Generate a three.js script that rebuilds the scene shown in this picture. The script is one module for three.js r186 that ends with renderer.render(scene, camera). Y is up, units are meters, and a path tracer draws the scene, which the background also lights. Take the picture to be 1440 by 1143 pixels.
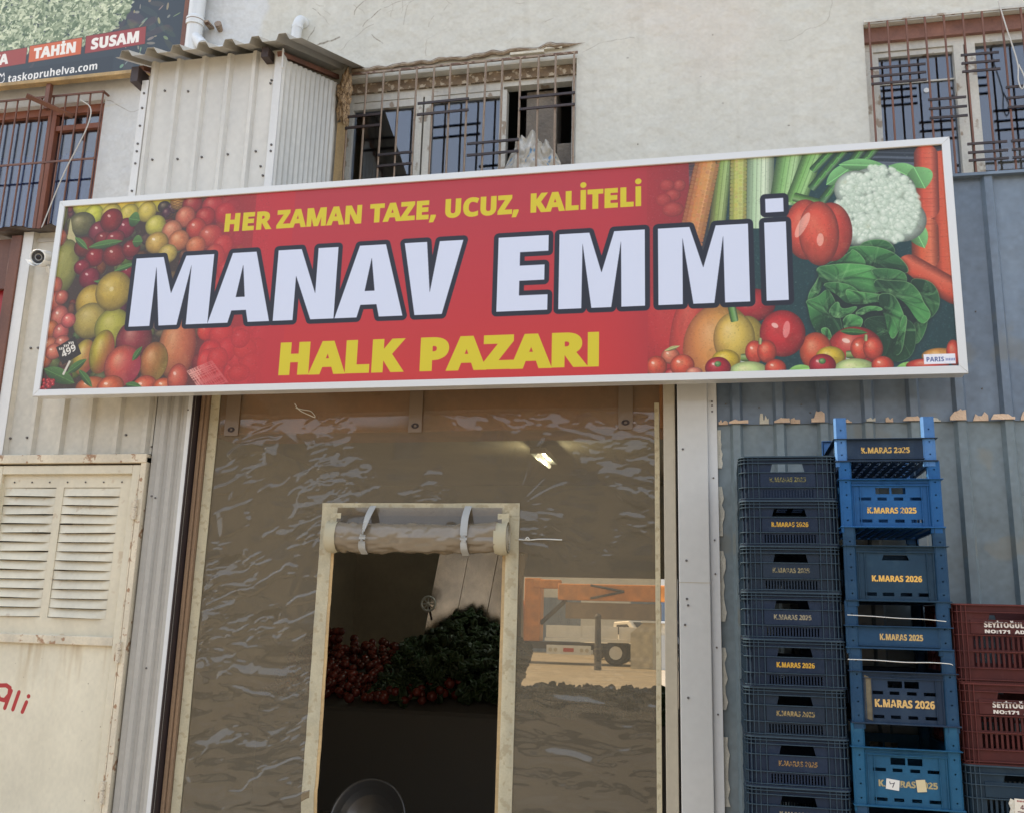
import * as THREE from 'three';
import { mergeGeometries } from 'three/addons/utils/BufferGeometryUtils.js';
import { RoundedBoxGeometry } from 'three/addons/geometries/RoundedBoxGeometry.js';

// ───────── camera, sky, sun, exposure ─────────
const scene = new THREE.Scene();
const camera = new THREE.PerspectiveCamera(46.2, 1440 / 1143, 0.05, 400);
camera.position.set(0, 1.6, 4.71);
camera.rotation.set(0.2201, 0.21357, 0.0277, 'YXZ');
const renderer = new THREE.WebGLRenderer();
renderer.toneMapping = THREE.LinearToneMapping;
renderer.toneMappingExposure = 2.02;
renderer.shadowMap.enabled = true;

const sunDir = new THREE.Vector3(-0.74, 0.66, -0.085).normalize();   // over the left end of the street, a little behind the plane of the shop front, so that it only grazes what stands proud
const sun = new THREE.DirectionalLight(0xffe9cc, 4.8);
sun.position.copy(sunDir).multiplyScalar(40); sun.castShadow = true; sun.shadow.radius = 1;
Object.assign(sun.shadow.camera, { left: -25, right: 25, top: 25, bottom: -25, near: 1, far: 120 });
sun.shadow.mapSize.set(4096, 4096);
scene.add(sun, sun.target);

// seeded noise
function rng(seed) { let s = seed >>> 0; return () => { s = (s + 0x6D2B79F5) >>> 0; let t = Math.imul(s ^ (s >>> 15), 1 | s); t = (t + Math.imul(t ^ (t >>> 7), 61 | t)) ^ t; return ((t ^ (t >>> 14)) >>> 0) / 4294967296; }; }
const hash2 = (x, y, s) => { let h = Math.imul(x, 374761393) + Math.imul(y, 668265263) + Math.imul(s, 2147483647 ^ 0x5bd1e995); h = Math.imul(h ^ (h >>> 13), 1274126177); return ((h ^ (h >>> 16)) >>> 0) / 4294967296; };
function vnoise(x, y, s = 1, px = 0, py = 0) {
  const xi = Math.floor(x), yi = Math.floor(y), fx = x - xi, fy = y - yi, u = fx * fx * (3 - 2 * fx), v = fy * fy * (3 - 2 * fy);
  const w = (a, p) => p ? ((a % p) + p) % p : a;
  const a = hash2(w(xi, px), w(yi, py), s), b = hash2(w(xi + 1, px), w(yi, py), s), c = hash2(w(xi, px), w(yi + 1, py), s), d = hash2(w(xi + 1, px), w(yi + 1, py), s);
  return a + (b - a) * u + (c - a) * v + (a - b - c + d) * u * v;
}
function fbm(x, y, s = 1, o = 4, px = 0, py = 0) { let t = 0, a = .5, n = 0; for (let i = 0; i < o; i++) { t += a * vnoise(x, y, s + i * 17, px, py); n += a; x *= 2; y *= 2; px *= 2; py *= 2; a *= .5; } return t / n; }
const clamp = (v, a = 0, b = 1) => Math.min(b, Math.max(a, v)), lerp = (a, b, t) => a + (b - a) * t, sstep = (a, b, x) => { const t = clamp((x - a) / (b - a)); return t * t * (3 - 2 * t); };

// a clear, slightly hazy summer sky: pale at the horizon, blue overhead, brighter round the sun, thin high cloud
{
  const w = 512, h = 256, d = new Float32Array(w * h * 4);
  for (let j = 0; j < h; j++) for (let i = 0; i < w; i++) {
    const el = ((j + .5) / h - .5) * Math.PI, az = ((i + .5) / w - .5) * 2 * Math.PI;
    const y = Math.sin(el), x = Math.cos(el) * Math.cos(az), z = Math.cos(el) * Math.sin(az);
    const t = Math.pow(clamp(y), .55), g = Math.max(0, x * sunDir.x + y * sunDir.y + z * sunDir.z);
    let r = lerp(.92, .34, t), gg = lerp(.91, .48, t), b = lerp(.87, .74, t);
    const halo = .35 * Math.pow(g, 6) + .9 * Math.pow(g, 60);
    r += halo; gg += halo * .97; b += halo * .9;
    if (y > .03) { const c = sstep(.52, .8, fbm(x / (y + .25) * 1.6 + 9, z / (y + .25) * 2.6 + 4, 5, 5)) * .45 * sstep(.03, .2, y); r = lerp(r, .98, c); gg = lerp(gg, 1, c); b = lerp(b, 1.03, c); }
    if (y < 0) { r = .30; gg = .29; b = .27; }
    d.set([r, gg, b, 1], (j * w + i) * 4);
  }
  const t = new THREE.DataTexture(d, w, h, THREE.RGBAFormat, THREE.FloatType);
  t.mapping = THREE.EquirectangularReflectionMapping; t.magFilter = THREE.LinearFilter; t.minFilter = THREE.LinearFilter; t.needsUpdate = true;
  scene.background = t; scene.environment = t;
}

// ───────── helpers ─────────
const taken = {};
const numbered = (n) => { const k = taken[n] = (taken[n] ?? -1) + 1; return k ? `${n}_${String(k).padStart(3, '0')}` : n; };
const V = (x, y, z) => new THREE.Vector3(x, y, z);
function uvm(g) {        // uv in metres by the way each face points
  const p = g.attributes.position, n = g.attributes.normal, uv = new Float32Array(p.count * 2);
  for (let i = 0; i < p.count; i++) {
    const ax = Math.abs(n.getX(i)), ay = Math.abs(n.getY(i)), az = Math.abs(n.getZ(i));
    const [u, v] = ax > ay && ax > az ? [p.getZ(i), p.getY(i)] : ay > az ? [p.getX(i), p.getZ(i)] : [p.getX(i), p.getY(i)];
    uv[i * 2] = u; uv[i * 2 + 1] = v;
  }
  g.setAttribute('uv', new THREE.BufferAttribute(uv, 2)); return g;
}
const flat = (g) => { const q = g.index ? g.toNonIndexed() : g; for (const k of Object.keys(q.attributes)) if (!['position', 'normal', 'uv'].includes(k)) q.deleteAttribute(k); return q; };
const join = (list) => list.length === 1 ? list[0] : mergeGeometries(list.map(flat));
// a box given by its limits
const bx = (x0, x1, y0, y1, z0, z1) => uvm(new THREE.BoxGeometry(x1 - x0, y1 - y0, z1 - z0).translate((x0 + x1) / 2, (y0 + y1) / 2, (z0 + z1) / 2));
const rbx = (x0, x1, y0, y1, z0, z1, r = .004, s = 2) => uvm(new RoundedBoxGeometry(x1 - x0, y1 - y0, z1 - z0, s, r).translate((x0 + x1) / 2, (y0 + y1) / 2, (z0 + z1) / 2));
function bar(a, b, w, h = w) {           // square bar between two points
  const d = b.clone().sub(a), g = new THREE.BoxGeometry(w, d.length(), h), q = new THREE.Quaternion().setFromUnitVectors(V(0, 1, 0), d.clone().normalize());
  g.applyQuaternion(q); g.translate((a.x + b.x) / 2, (a.y + b.y) / 2, (a.z + b.z) / 2); return uvm(g);
}
function rod(a, b, r, r2 = r, n = 12) {
  const d = b.clone().sub(a), g = new THREE.CylinderGeometry(r2, r, d.length(), n), q = new THREE.Quaternion().setFromUnitVectors(V(0, 1, 0), d.clone().normalize());
  g.applyQuaternion(q); return g.translate((a.x + b.x) / 2, (a.y + b.y) / 2, (a.z + b.z) / 2);
}
const tube = (pts, r, seg = 24, n = 8) => new THREE.TubeGeometry(new THREE.CatmullRomCurve3(pts), seg, r, n);
function poly(pts, holes = []) {
  const s = new THREE.Shape(pts.map((p) => new THREE.Vector2(p[0], p[1])));
  for (const h of holes) s.holes.push(new THREE.Path(h.map((p) => new THREE.Vector2(p[0], p[1]))));
  return s;
}
const rect = (x0, x1, y0, y1) => [[x0, y0], [x1, y0], [x1, y1], [x0, y1]];
const slab = (pts, holes, z0, z1) => uvm(new THREE.ExtrudeGeometry(poly(pts, holes), { depth: z1 - z0, bevelEnabled: false }).translate(0, 0, z0));
// trapezoidal sheet metal standing on y = 0, ribs proud towards +z
function sheet(w, h, pitch, ribBase, ribTop, rise, first, t = .0015) {
  const f = [[0, 0]];
  for (let c = first; c < w - ribBase / 2; c += pitch) if (c > ribBase / 2) f.push([c - ribBase / 2, 0], [c - ribTop / 2, rise], [c + ribTop / 2, rise], [c + ribBase / 2, 0]);
  f.push([w, 0]);
  const s = [...f, ...f.slice().reverse().map(([x, z]) => [x, z - t])];
  return uvm(new THREE.ExtrudeGeometry(poly(s), { depth: h, bevelEnabled: false }).rotateX(Math.PI / 2).translate(0, h, 0));
}
function part(name, g, mat, parent) { const m = new THREE.Mesh(Array.isArray(g) ? join(g) : g, mat); m.name = name; parent.add(m); return m; }
function sub(name, parent) { const g = new THREE.Group(); g.name = name; parent.add(g); return g; }
function thing(name, label, category, pos = [0, 0, 0], group) {
  const o = new THREE.Group(); o.name = numbered(name); o.position.set(...pos); o.userData = { label, category }; if (group) o.userData.group = group; scene.add(o); return o;
}
function single(name, g, mat, label, category, group) { const m = part(numbered(name), g, mat, scene); m.userData = { label, category }; if (group) m.userData.group = group; return m; }
function struct(name, g, mat) { const m = part(numbered(name), g, mat, scene); m.userData.kind = 'structure'; return m; }

// textures
function tex(w, h, fn, { srgb = true, repeat, mirror } = {}) {
  const d = new Uint8Array(w * h * 4);
  for (let j = 0; j < h; j++) for (let i = 0; i < w; i++) { const c = fn(i / w, j / h, i, j); d[(j * w + i) * 4] = clamp(c[0], 0, 255); d[(j * w + i) * 4 + 1] = clamp(c[1], 0, 255); d[(j * w + i) * 4 + 2] = clamp(c[2], 0, 255); d[(j * w + i) * 4 + 3] = c[3] ?? 255; }
  const t = new THREE.DataTexture(d, w, h); t.magFilter = THREE.LinearFilter; t.minFilter = THREE.LinearMipmapLinearFilter; t.generateMipmaps = true;
  t.wrapS = t.wrapT = mirror ? THREE.MirroredRepeatWrapping : THREE.RepeatWrapping; if (srgb) t.colorSpace = THREE.SRGBColorSpace; if (repeat) t.repeat.set(...repeat); t.needsUpdate = true; return t;
}
function canvasTex(w, h, draw) {
  const c = document.createElement('canvas'); c.width = w; c.height = h; draw(c.getContext('2d'), w, h);
  const t = new THREE.CanvasTexture(c); t.colorSpace = THREE.SRGBColorSpace; t.magFilter = THREE.LinearFilter; return t;
}
// mottled colour: base sRGB, spread, tiling every `size` metres; streak > 1 draws the noise out downwards
function mottle(base, spread, size, seed, streak = 1, spots) {
  return tex(512, 512, (u, v) => {
    const n = fbm(u * 6, v * 6 / streak, seed, 5, 6, Math.max(1, Math.round(6 / streak))) - .5, f = fbm(u * 60, v * 60, seed + 3, 2, 60, 60) - .5;
    let c = base.map((b, k) => b * (1 + spread * (n * 1.6 + f * .5)) + (k === 2 ? -1 : k === 0 ? .6 : 0) * spread * 30 * n);
    if (spots) { const s = sstep(spots.at, spots.at + .12, fbm(u * spots.f, v * spots.f, seed + 50, 4, spots.f, spots.f)); c = c.map((q, k) => lerp(q, spots.c[k], s * spots.a)); }
    return c;
  }, { repeat: [1 / size, 1 / size] });
}
const bumpTex = (f, seed, size, streak = 1) => tex(256, 256, (u, v) => { const n = 255 * fbm(u * f, v * f / streak, seed, 4, f, Math.max(1, Math.round(f / streak))); return [n, n, n]; }, { srgb: false, repeat: [1 / size, 1 / size] });
const std = (o) => new THREE.MeshStandardMaterial({ roughness: .6, ...o }), phys = (o) => new THREE.MeshPhysicalMaterial({ roughness: .5, ...o });
const lin = (r, g, b) => new THREE.Color().setRGB(r, g, b);

const dent = bumpTex(5, 71, 1.1), bigDent = bumpTex(7, 77, 1.7);
const M = {
  whiteSheet: phys({ map: mottle([205, 203, 194], .10, 1.7, 11, 3), roughness: .34, clearcoat: .25, clearcoatRoughness: .15, bumpMap: dent, bumpScale: .006 }),
  dustySheet: phys({ map: mottle([196, 191, 176], .14, 1.3, 12, 4), roughness: .4, clearcoat: .2, clearcoatRoughness: .2, bumpMap: dent, bumpScale: .006 }),
  greySheet: phys({ map: mottle([172, 168, 158], .10, 1.2, 13, 4), roughness: .38, clearcoat: .2, clearcoatRoughness: .2 }),
  blueSheet: phys({ map: mottle([104, 119, 134], .26, 1.5, 14, 4, { at: .66, f: 9, c: [120, 122, 118], a: .5 }), roughness: .36, clearcoat: .3, clearcoatRoughness: .15, bumpMap: bigDent, bumpScale: .016 }),
  paleBlueSheet: phys({ map: mottle([110, 123, 127], .28, 1.4, 15, 5, { at: .64, f: 8, c: [128, 128, 118], a: .6 }), roughness: .36, clearcoat: .3, clearcoatRoughness: .15, bumpMap: bigDent, bumpScale: .016 }),
  trim: phys({ map: mottle([212, 212, 208], .06, 1.1, 16, 3), roughness: .3, clearcoat: .4, clearcoatRoughness: .12 }),
  postPaint: phys({ map: mottle([206, 205, 198], .06, 1.6, 17, 5), roughness: .3, clearcoat: .6, clearcoatRoughness: .08 }),
  jamb: phys({ map: mottle([182, 172, 150], .08, 1.2, 18, 5), roughness: .4, clearcoat: .2 }),
  doorPaint: phys({ map: mottle([212, 203, 178], .09, 1.1, 19, 2, { at: .72, f: 22, c: [168, 140, 108], a: .35 }), roughness: .42, clearcoat: .12, clearcoatRoughness: .3, bumpMap: dent, bumpScale: .004 }),
  rustyPaint: phys({ map: mottle([205, 194, 170], .14, .6, 20, 2, { at: .63, f: 18, c: [140, 98, 66], a: .75 }), roughness: .5 }),
  aluminium: phys({ color: 0xd6d6d2, roughness: .32, metalness: .25 }),
  brownSteel: std({ map: mottle([112, 74, 58], .22, .5, 21, 3), roughness: .55 }),
  creamBar: std({ map: mottle([150, 132, 112], .3, .35, 22, 4, { at: .55, f: 14, c: [92, 62, 46], a: .8 }), roughness: .55 }),
  darkBar: std({ map: mottle([58, 46, 44], .3, .4, 23, 3), roughness: .5 }),
  sash: phys({ map: mottle([198, 195, 184], .14, .7, 24, 5, { at: .62, f: 10, c: [132, 110, 86], a: .7 }), roughness: .4 }),
  brownSash: std({ map: mottle([134, 82, 60], .16, .6, 25, 4), roughness: .5 }),
  glass: phys({ color: lin(.62, .68, .78), roughness: .02, transmission: 1, thickness: 0, ior: 1.95 }),
  roomPlaster: std({ map: mottle([176, 168, 154], .08, 1.6, 49), roughness: .9 }),
  curtainBlue: std({ map: mottle([86, 106, 146], .14, .8, 26, 6), roughness: .8 }),
  pvc: phys({ map: mottle([214, 217, 216], .06, .8, 27, 3), roughness: .35, clearcoat: .3 }),
  wood: std({ map: mottle([176, 150, 108], .25, .5, 28, 8), roughness: .8 }),
  concrete: std({ map: mottle([132, 124, 114], .2, .6, 29), roughness: .95, bumpMap: bumpTex(24, 72, .4), bumpScale: .006 }),
  foam: std({ map: mottle([214, 186, 158], .12, .3, 30), roughness: .9, bumpMap: bumpTex(20, 73, .15), bumpScale: .003 }),
  foamPale: std({ map: mottle([206, 200, 182], .12, .3, 31), roughness: .9, bumpMap: bumpTex(20, 73, .15), bumpScale: .003 }),
  brokenPlaster: std({ map: mottle([122, 106, 88], .3, .3, 32, 1, { at: .55, f: 12, c: [206, 196, 176], a: .8 }), roughness: .95 }),
  tape: std({ map: mottle([188, 178, 148], .14, .4, 33, 2, { at: .62, f: 14, c: [150, 132, 100], a: .4 }), roughness: .75, bumpMap: bumpTex(40, 74, .3), bumpScale: .001 }),
  strap: std({ color: lin(.42, .42, .39), roughness: .7 }),
  string: std({ color: lin(.7, .68, .6), roughness: .8 }),
  wire: std({ color: lin(.55, .53, .48), roughness: .5 }),
  darkWire: std({ color: lin(.05, .05, .05), roughness: .5 }),
  screw: std({ color: lin(.13, .12, .11), roughness: .5, metalness: .4 }),
  redPanel: phys({ map: mottle([168, 36, 44], .12, 1.3, 34), roughness: .4 }),
  cable: std({ color: lin(.02, .02, .02), roughness: .5 }),
};

// ───────── ground ─────────
const asphalt = std({ map: mottle([138, 127, 108], .16, 3.1, 40, 1, { at: .6, f: 7, c: [150, 144, 132], a: .5 }), roughness: .95, bumpMap: bumpTex(60, 75, 1.2), bumpScale: .006 });
struct('road', bx(-120, 120, -.3, 0, -120, 120), asphalt);
const pave = struct('pavement', bx(-30, 30, .004, .05, -.9, 1.9), std({ map: mottle([150, 146, 138], .14, 1.9, 41), roughness: .95 }));
part('kerb', rbx(-30, 30, .004, .056, 1.902, 2.02, .012), M.concrete, pave);

// ───────── the building ─────────
const UP = -.85;                                        // face of the plastered upper wall
const building = thing('shop_building', 'cream plastered two storey building with grilled windows above sheet metal shop fronts', 'building');
const plasterTex = canvasTex(2048, 1024, (c, w, h) => {
  const S = w / 7.7, X = (x) => (x + 5.6) * S, Y = (y) => (7.55 - y) * S, im = c.createImageData(w, h);
  for (let j = 0; j < h; j++) for (let i = 0; i < w; i++) {
    const x = i / S - 5.6, y = 7.55 - j / S;
    const n = fbm(x * 1.1 + 20, y * 1.1, 3, 5) - .5, f = fbm(x * 14, y * 14, 9, 3) - .5, st = fbm(x * 5, y * .5, 15, 4) - .5;
    let r = 206, g = 204, b = 192;
    const e = .05 * (fbm(x * 7, y * 7, 31, 4) - .5) * 2;
    const white = Math.max(sstep(-.03, .03, -3.1 - x + e) * sstep(-.01, .01, y - 5.2), sstep(-.01, .01, -3.0 - x) * sstep(-.01, .01, 5.2 - y + .04 * Math.sin(x * 9) * .5) * sstep(-.01, .01, x + 4.6)) * .85;
    r = lerp(r, 207, white); g = lerp(g, 209, white); b = lerp(b, 208, white);
    const pink = sstep(.55, .75, fbm(x * .9 + 3, y * .9, 44, 4)) * .3 * (1 - white); r = lerp(r, 207, pink); g = lerp(g, 194, pink); b = lerp(b, 182, pink);
    const k = 1 + .07 * n + .04 * f + .03 * st;
    const grit = fbm(x * 55, y * 55, 37, 2) - .5, run = sstep(.56, .8, fbm(x * 11, y * .7 + 5, 38, 4)) * .5;
    r *= 1 + .05 * grit - .05 * run; g *= 1 + .05 * grit - .055 * run; b *= 1 + .05 * grit - .065 * run;
    const q = (j * w + i) * 4; im.data[q] = clamp(r * k, 0, 255); im.data[q + 1] = clamp(g * k, 0, 255); im.data[q + 2] = clamp(b * k, 0, 255); im.data[q + 3] = 255;
  }
  c.putImageData(im, 0, 0);
  const R = rng(77);
  const crack = (x, y, a, len, wd, col = 'rgba(112,100,84,.55)') => {
    c.strokeStyle = col; c.lineCap = 'round'; let px = X(x), py = Y(y); const n = Math.ceil(len / .03);
    for (let k = 0; k < n; k++) { a += (R() - .5) * .9; const qx = px + Math.cos(a) * .03 * S, qy = py - Math.sin(a) * .03 * S; c.lineWidth = wd * (.25 + R() * .6); c.beginPath(); c.moveTo(px, py); c.lineTo(qx, qy); c.stroke(); px = qx; py = qy; }
  };
  // cracked paint right of the pipe, hairlines elsewhere
  for (const [x, y, a, l, wd] of [[-2.72, 5.50, .3, .2, 5], [-2.76, 5.55, 1.4, .12, 4], [-2.35, 5.62, 1.3, .16, 3], [-2.28, 5.55, -1, .12, 3], [-2.42, 5.72, 1.7, .14, 2], [-2.2, 5.75, .4, .2, 1.4], [-2.05, 5.6, 1.2, .2, 1.2], [-1.9, 5.9, -.4, .15, 1], [-1.4, 5.95, .2, .12, .8], [-.6, 5.85, 1.5, .2, 1.2], [-.80, 5.25, .15, .35, 1], [.45, 5.2, .05, .5, .8], [-4.31, 5.235, .05, .5, 1.8], [-2.6, 5.66, 2.6, .2, 1.3], [-1.62, 5.85, 1.57, .2, 1.2], [-2.5, 5.45, .5, .3, 1.2]]) crack(x, y, a, l, wd);
  for (let k = 0; k < 34; k++) crack(-2.9 + R() * 1.9, 5.35 + R() * .7, R() * 6.3, .03 + R() * .09, .9 + R() * .8, 'rgba(134,122,104,.4)');
  for (let k = 0; k < 60; k++) { c.fillStyle = `rgba(70,60,50,${.2 + R() * .5})`; c.beginPath(); c.ellipse(X(-5.5 + R() * 7.5), Y(3.8 + R() * 2.6), .8 + R() * 1.8, .8 + R() * 1.8, 0, 0, 7); c.fill(); }
});
plasterTex.wrapS = plasterTex.wrapT = THREE.MirroredRepeatWrapping; plasterTex.repeat.set(1 / 7.7, 1 / 3.85); plasterTex.offset.set(5.6 / 7.7, -3.7 / 3.85);
M.plaster = std({ map: plasterTex, roughness: .85, bumpMap: bumpTex(10, 76, .9), bumpScale: .012 });

const winRects = [[-5.35, -4.325, 4.12, 5.245], [-2.46, -.835, 4.05, 5.215], [.955, 2.35, 4.05, 5.255]];
part('plaster_wall', slab(rect(-10, 7, 3.6, 7.6), winRects.map(([a, b, c, d]) => rect(a, b, c, d)), UP - .22, UP), M.plaster, building);
part('parapet', bx(-10.05, 7.05, 7.6, 7.75, UP - .3, UP + .06), M.concrete, building);
part('flat_roof', bx(-10, 7, 7.4, 7.55, -7, UP - .22), M.concrete, building);
part('rear_wall', slab([[-10, .05], [-2.6, .05], [-2.6, 2.35], [.1, 2.35], [.1, .05], [7, .05], [7, 7.4], [-10, 7.4]], [], -7, -6.8), M.plaster, building);
for (const x of [-10, 6.8]) part('end_wall', bx(x, x + .2, .05, 7.4, -6.8, UP - .22), M.plaster, building);
part('first_floor_slab', bx(-9.8, 6.8, 3.42, 3.6, -6.8, UP + .05), M.concrete, building);
part('upper_room_wall', bx(-9.8, 6.8, 3.6, 7.4, -4.2, -4.1), M.roomPlaster, building);
for (const x of [-3.6, .2]) part('upper_room_wall', bx(x, x + .1, 3.6, 7.4, -4.1, UP - .22), M.roomPlaster, building);

// windows, each with its sashes, panes and grille
function windowPart(i) { return sub('window', building); }
{ // brown window beside the billboard
  const w = windowPart(), [x0, x1, y0, y1] = winRects[0], zf = UP - .12;
  part('frame', [bx(x0, x1, y1 - .06, y1, zf, zf + .07), bx(x0, x1, y0, y0 + .06, zf, zf + .07), bx(x0, x0 + .05, y0 + .06, y1 - .06, zf, zf + .07), bx(x1 - .05, x1, y0 + .06, y1 - .06, zf, zf + .07)], M.brownSash, w);
  part('mullion', rbx(-4.83, -4.755, y0 + .06, y1 - .06, zf + .005, zf + .075, .006), M.brownSash, w);
  part('transom', bx(-4.755, x1 - .05, y1 - .19, y1 - .15, zf + .004, zf + .066), M.brownSash, w);
  part('pane', bx(x0 + .05, -4.83, y0 + .06, y1 - .06, zf + .03, zf + .036), M.glass, w);
  part('pane', bx(-4.755, x1 - .05, y0 + .06, y1 - .06, zf + .03, zf + .036), M.glass, w);
  const cp = []; for (let k = 0; k <= 100; k++) { const x = x0 - .05 + k * .0115; cp.push([x, .022 * Math.sin(k * .78) + .012 * Math.sin(k * .31 + 1)]); }
  const cs = [...cp, ...cp.slice().reverse().map(([x, z]) => [x, z - .003])];
  part('curtain', uvm(new THREE.ExtrudeGeometry(poly(cs), { depth: .92, bevelEnabled: false }).rotateX(Math.PI / 2).translate(0, 5.0, UP - .3)), M.curtainBlue, w);
  const zg = UP + .05;
  for (let x = x0 + .02, k = 0; x < x1 + .02; x += .102, k++) part('bar', rod(V(x, y0 - .03, zg), V(x + .002 * (k % 3 - 1), y1 + .03, zg), .0065, .0065, 8), M.brownSteel, w);
  for (const y of [4.20, 4.74, y1 + .025]) part('cross_bar', bar(V(x0 - .02, y, zg + .012), V(x1 + .03, y, zg + .012), .014, .008), M.brownSteel, w);
  for (const y of [4.2, y1 + .025]) part('wall_anchor', bx(x1 + .016, x1 + .03, y - .006, y + .006, UP - .02, zg + .008), M.brownSteel, w);
}
{ // cluttered window between the bay and the wall, with one sash missing
  const w = windowPart(), [x0, x1, y0, y1] = winRects[1], zf = UP - .15;
  part('lintel_board', bx(x0, x1, y1 - .075, y1 - .004, zf - .02, zf + .09), M.brokenPlaster, w);
  part('frame', [bx(x0, -1.34, y1 - .135, y1 - .075, zf, zf + .07), bx(-1.34, x1, y1 - .115, y1 - .075, zf, zf + .07), bx(x0, x0 + .05, y0, y1 - .135, zf, zf + .07), bx(x1 - .04, x1, y0, y1 - .115, zf, zf + .07)], M.sash, w);
  for (const [a, b] of [[-1.955, -1.905], [-1.895, -1.845], [-1.365, -1.315]]) part('stile', rbx(a, b, y0, y1 - .135, zf + .004, zf + .074, .006), M.sash, w);
  part('sash_rail', bx(-1.845, -1.365, y1 - .175, y1 - .137, zf + .006, zf + .064), M.sash, w);
  part('sash_rail', bx(x0 + .05, -1.955, y1 - .19, y1 - .137, zf + .006, zf + .064), M.sash, w);
  part('pane', bx(x0 + .05, -1.955, y0, y1 - .19, zf + .03, zf + .036), M.glass, w);
  part('pane', bx(-1.845, -1.365, y0, y1 - .175, zf + .03, zf + .036), M.glass, w);
  const zg = UP + .035;
  for (let k = 0, x = -2.40; k < 14; k++, x += .1195) part('bar', rod(V(x, y0 - .02, zg), V(x + .003 * (k % 3 - 1), y1 + .012, zg), .0075, .0075, 8), M.creamBar, w);
  part('cross_bar', bar(V(x0, y1 + .014, zg), V(x1 + .012, y1 + .018, zg), .014, .012), M.creamBar, w);
  for (const [a, b, y] of [[-2.44, -2.16, 4.90], [-2.16, -1.92, 4.60], [-1.90, -1.545, 4.955], [-1.545, -1.20, 4.63], [-1.20, -.835, 4.93]])
    for (const d of [0, -.082]) part('cross_bar', bar(V(a, y + d, zg + .012), V(b, y + d + .004, zg + .012), .016, .010), M.darkBar, w);
}
{ // white window above the crates
  const w = windowPart(), [x0, x1, y0, y1] = winRects[2], zf = UP - .14;
  part('lintel_board', bx(x0, x1, y1 - .10, y1 - .004, zf - .02, zf + .1), std({ map: mottle([142, 104, 92], .2, .6, 42), roughness: .9 }), w);
  part('frame', [bx(x0, x1, y1 - .155, y1 - .10, zf, zf + .07), bx(x0, x0 + .06, y0, y1 - .155, zf, zf + .07), bx(x1 - .06, x1, y0, y1 - .155, zf, zf + .07)], M.sash, w);
  for (const [a, b] of [[1.475, 1.535], [1.545, 1.60]]) part('stile', rbx(a, b, y0, y1 - .155, zf + .004, zf + .08, .006), M.sash, w);
  part('sash_rail', bx(x0 + .06, 1.475, y1 - .19, y1 - .157, zf + .008, zf + .06), M.sash, w);
  part('sash_stile', bx(x0 + .062, x0 + .09, y0, y1 - .19, zf + .008, zf + .06), M.sash, w);
  part('pane', bx(x0 + .09, 1.475, y0, y1 - .19, zf + .03, zf + .036), M.glass, w);
  part('pane', bx(1.60, x1 - .06, y0, y1 - .155, zf + .03, zf + .036), M.glass, w);
  part('glazing_bar', bx(x0 + .09, 1.475, 4.885, 4.895, zf + .037, zf + .045), M.sash, w);
  part('round_sticker', new THREE.CylinderGeometry(.016, .016, .002, 20).rotateX(Math.PI / 2).translate(1.315, 4.83, zf + .0385), M.pvc, w);
  const zg = UP + .02, brown = M.brownSteel;
  for (let k = 0, x = x0 + .03; k < 14; k++, x += .1075) part('bar', rod(V(x, y0 - .02, zg), V(x, y1, zg), .0065, .0065, 8), brown, w);
  part('cross_bar', bar(V(x0, y1 + .004, zg), V(x1, y1 + .004, zg), .014, .012), M.sash, w);
  for (const [a, b, ys] of [[x0 + .02, 1.29, [4.93, 4.875, 4.825]], [1.49, 1.70, [4.965, 4.91, 4.855]], [1.29, 1.50, [4.69, 4.63, 4.57]], [1.485, 1.70, [4.385, 4.33, 4.28]], [1.72, 2.0, [4.73, 4.66, 4.60]], [1.72, 2.0, [4.385, 4.33, 4.28]]])
    for (const y of ys) part('cross_bar', bar(V(a, y, zg + .011), V(b, y, zg + .011), .014, .009), M.darkBar, w);
}
// ragged plaster and foam lip over the cluttered window
{
  const R = rng(5), pts = []; for (let k = 0; k <= 26; k++) { const t = k / 26; pts.push(V(-2.40 + t * 1.62, 5.262 + .055 * t + (R() - .5) * .022, UP + .012)); }
  const g = new THREE.TubeGeometry(new THREE.CatmullRomCurve3(pts), 150, .016, 6), p = g.attributes.position;
  for (let i = 0; i < p.count; i++) { const x = p.getX(i), y = p.getY(i), k = (.35 + 1.5 * fbm(x * 9, y * 9, 8, 3)) * sstep(-.76, -1.0, x), cy = 5.262 + .055 * (x + 2.4) / 1.62; p.setY(i, cy + (y - cy) * k); p.setZ(i, UP + .006 + (p.getZ(i) - UP) * .7 * k); }
  g.computeVertexNormals(); part('broken_plaster_lip', g, M.brokenPlaster, building);
  part('plaster_strip', [bx(-1.28, -1.05, 5.265, 5.282, UP, UP + .03), bx(-1.10, -.93, 5.288, 5.30, UP, UP + .024)], M.foamPale, building);
}
// ledge roof between the shop fronts and the upper wall
part('ledge_roof', bx(-10, 7, 3.76, 3.785, UP, -.005), M.greySheet, building);
{ // buckled sheet edge under the brown window
  const R = rng(12), g = new THREE.PlaneGeometry(.62, .30, 60, 12).rotateX(-Math.PI / 2).translate(-4.06, 3.84, -.06), p = g.attributes.position;
  for (let i = 0; i < p.count; i++) { const x = p.getX(i), z = p.getZ(i); p.setY(i, 3.835 + .045 * (fbm(x * 7, z * 6, 4, 3) - .5) * 2 * (.4 + (z + .2) * 3)); }
  const g2 = g.clone().translate(0, -.004, 0); g.computeVertexNormals(); g2.computeVertexNormals();
  part('buckled_roof_sheet', [g, g2], std({ map: mottle([104, 94, 88], .3, .4, 43), roughness: .5, metalness: .3 }), building);
}

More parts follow.
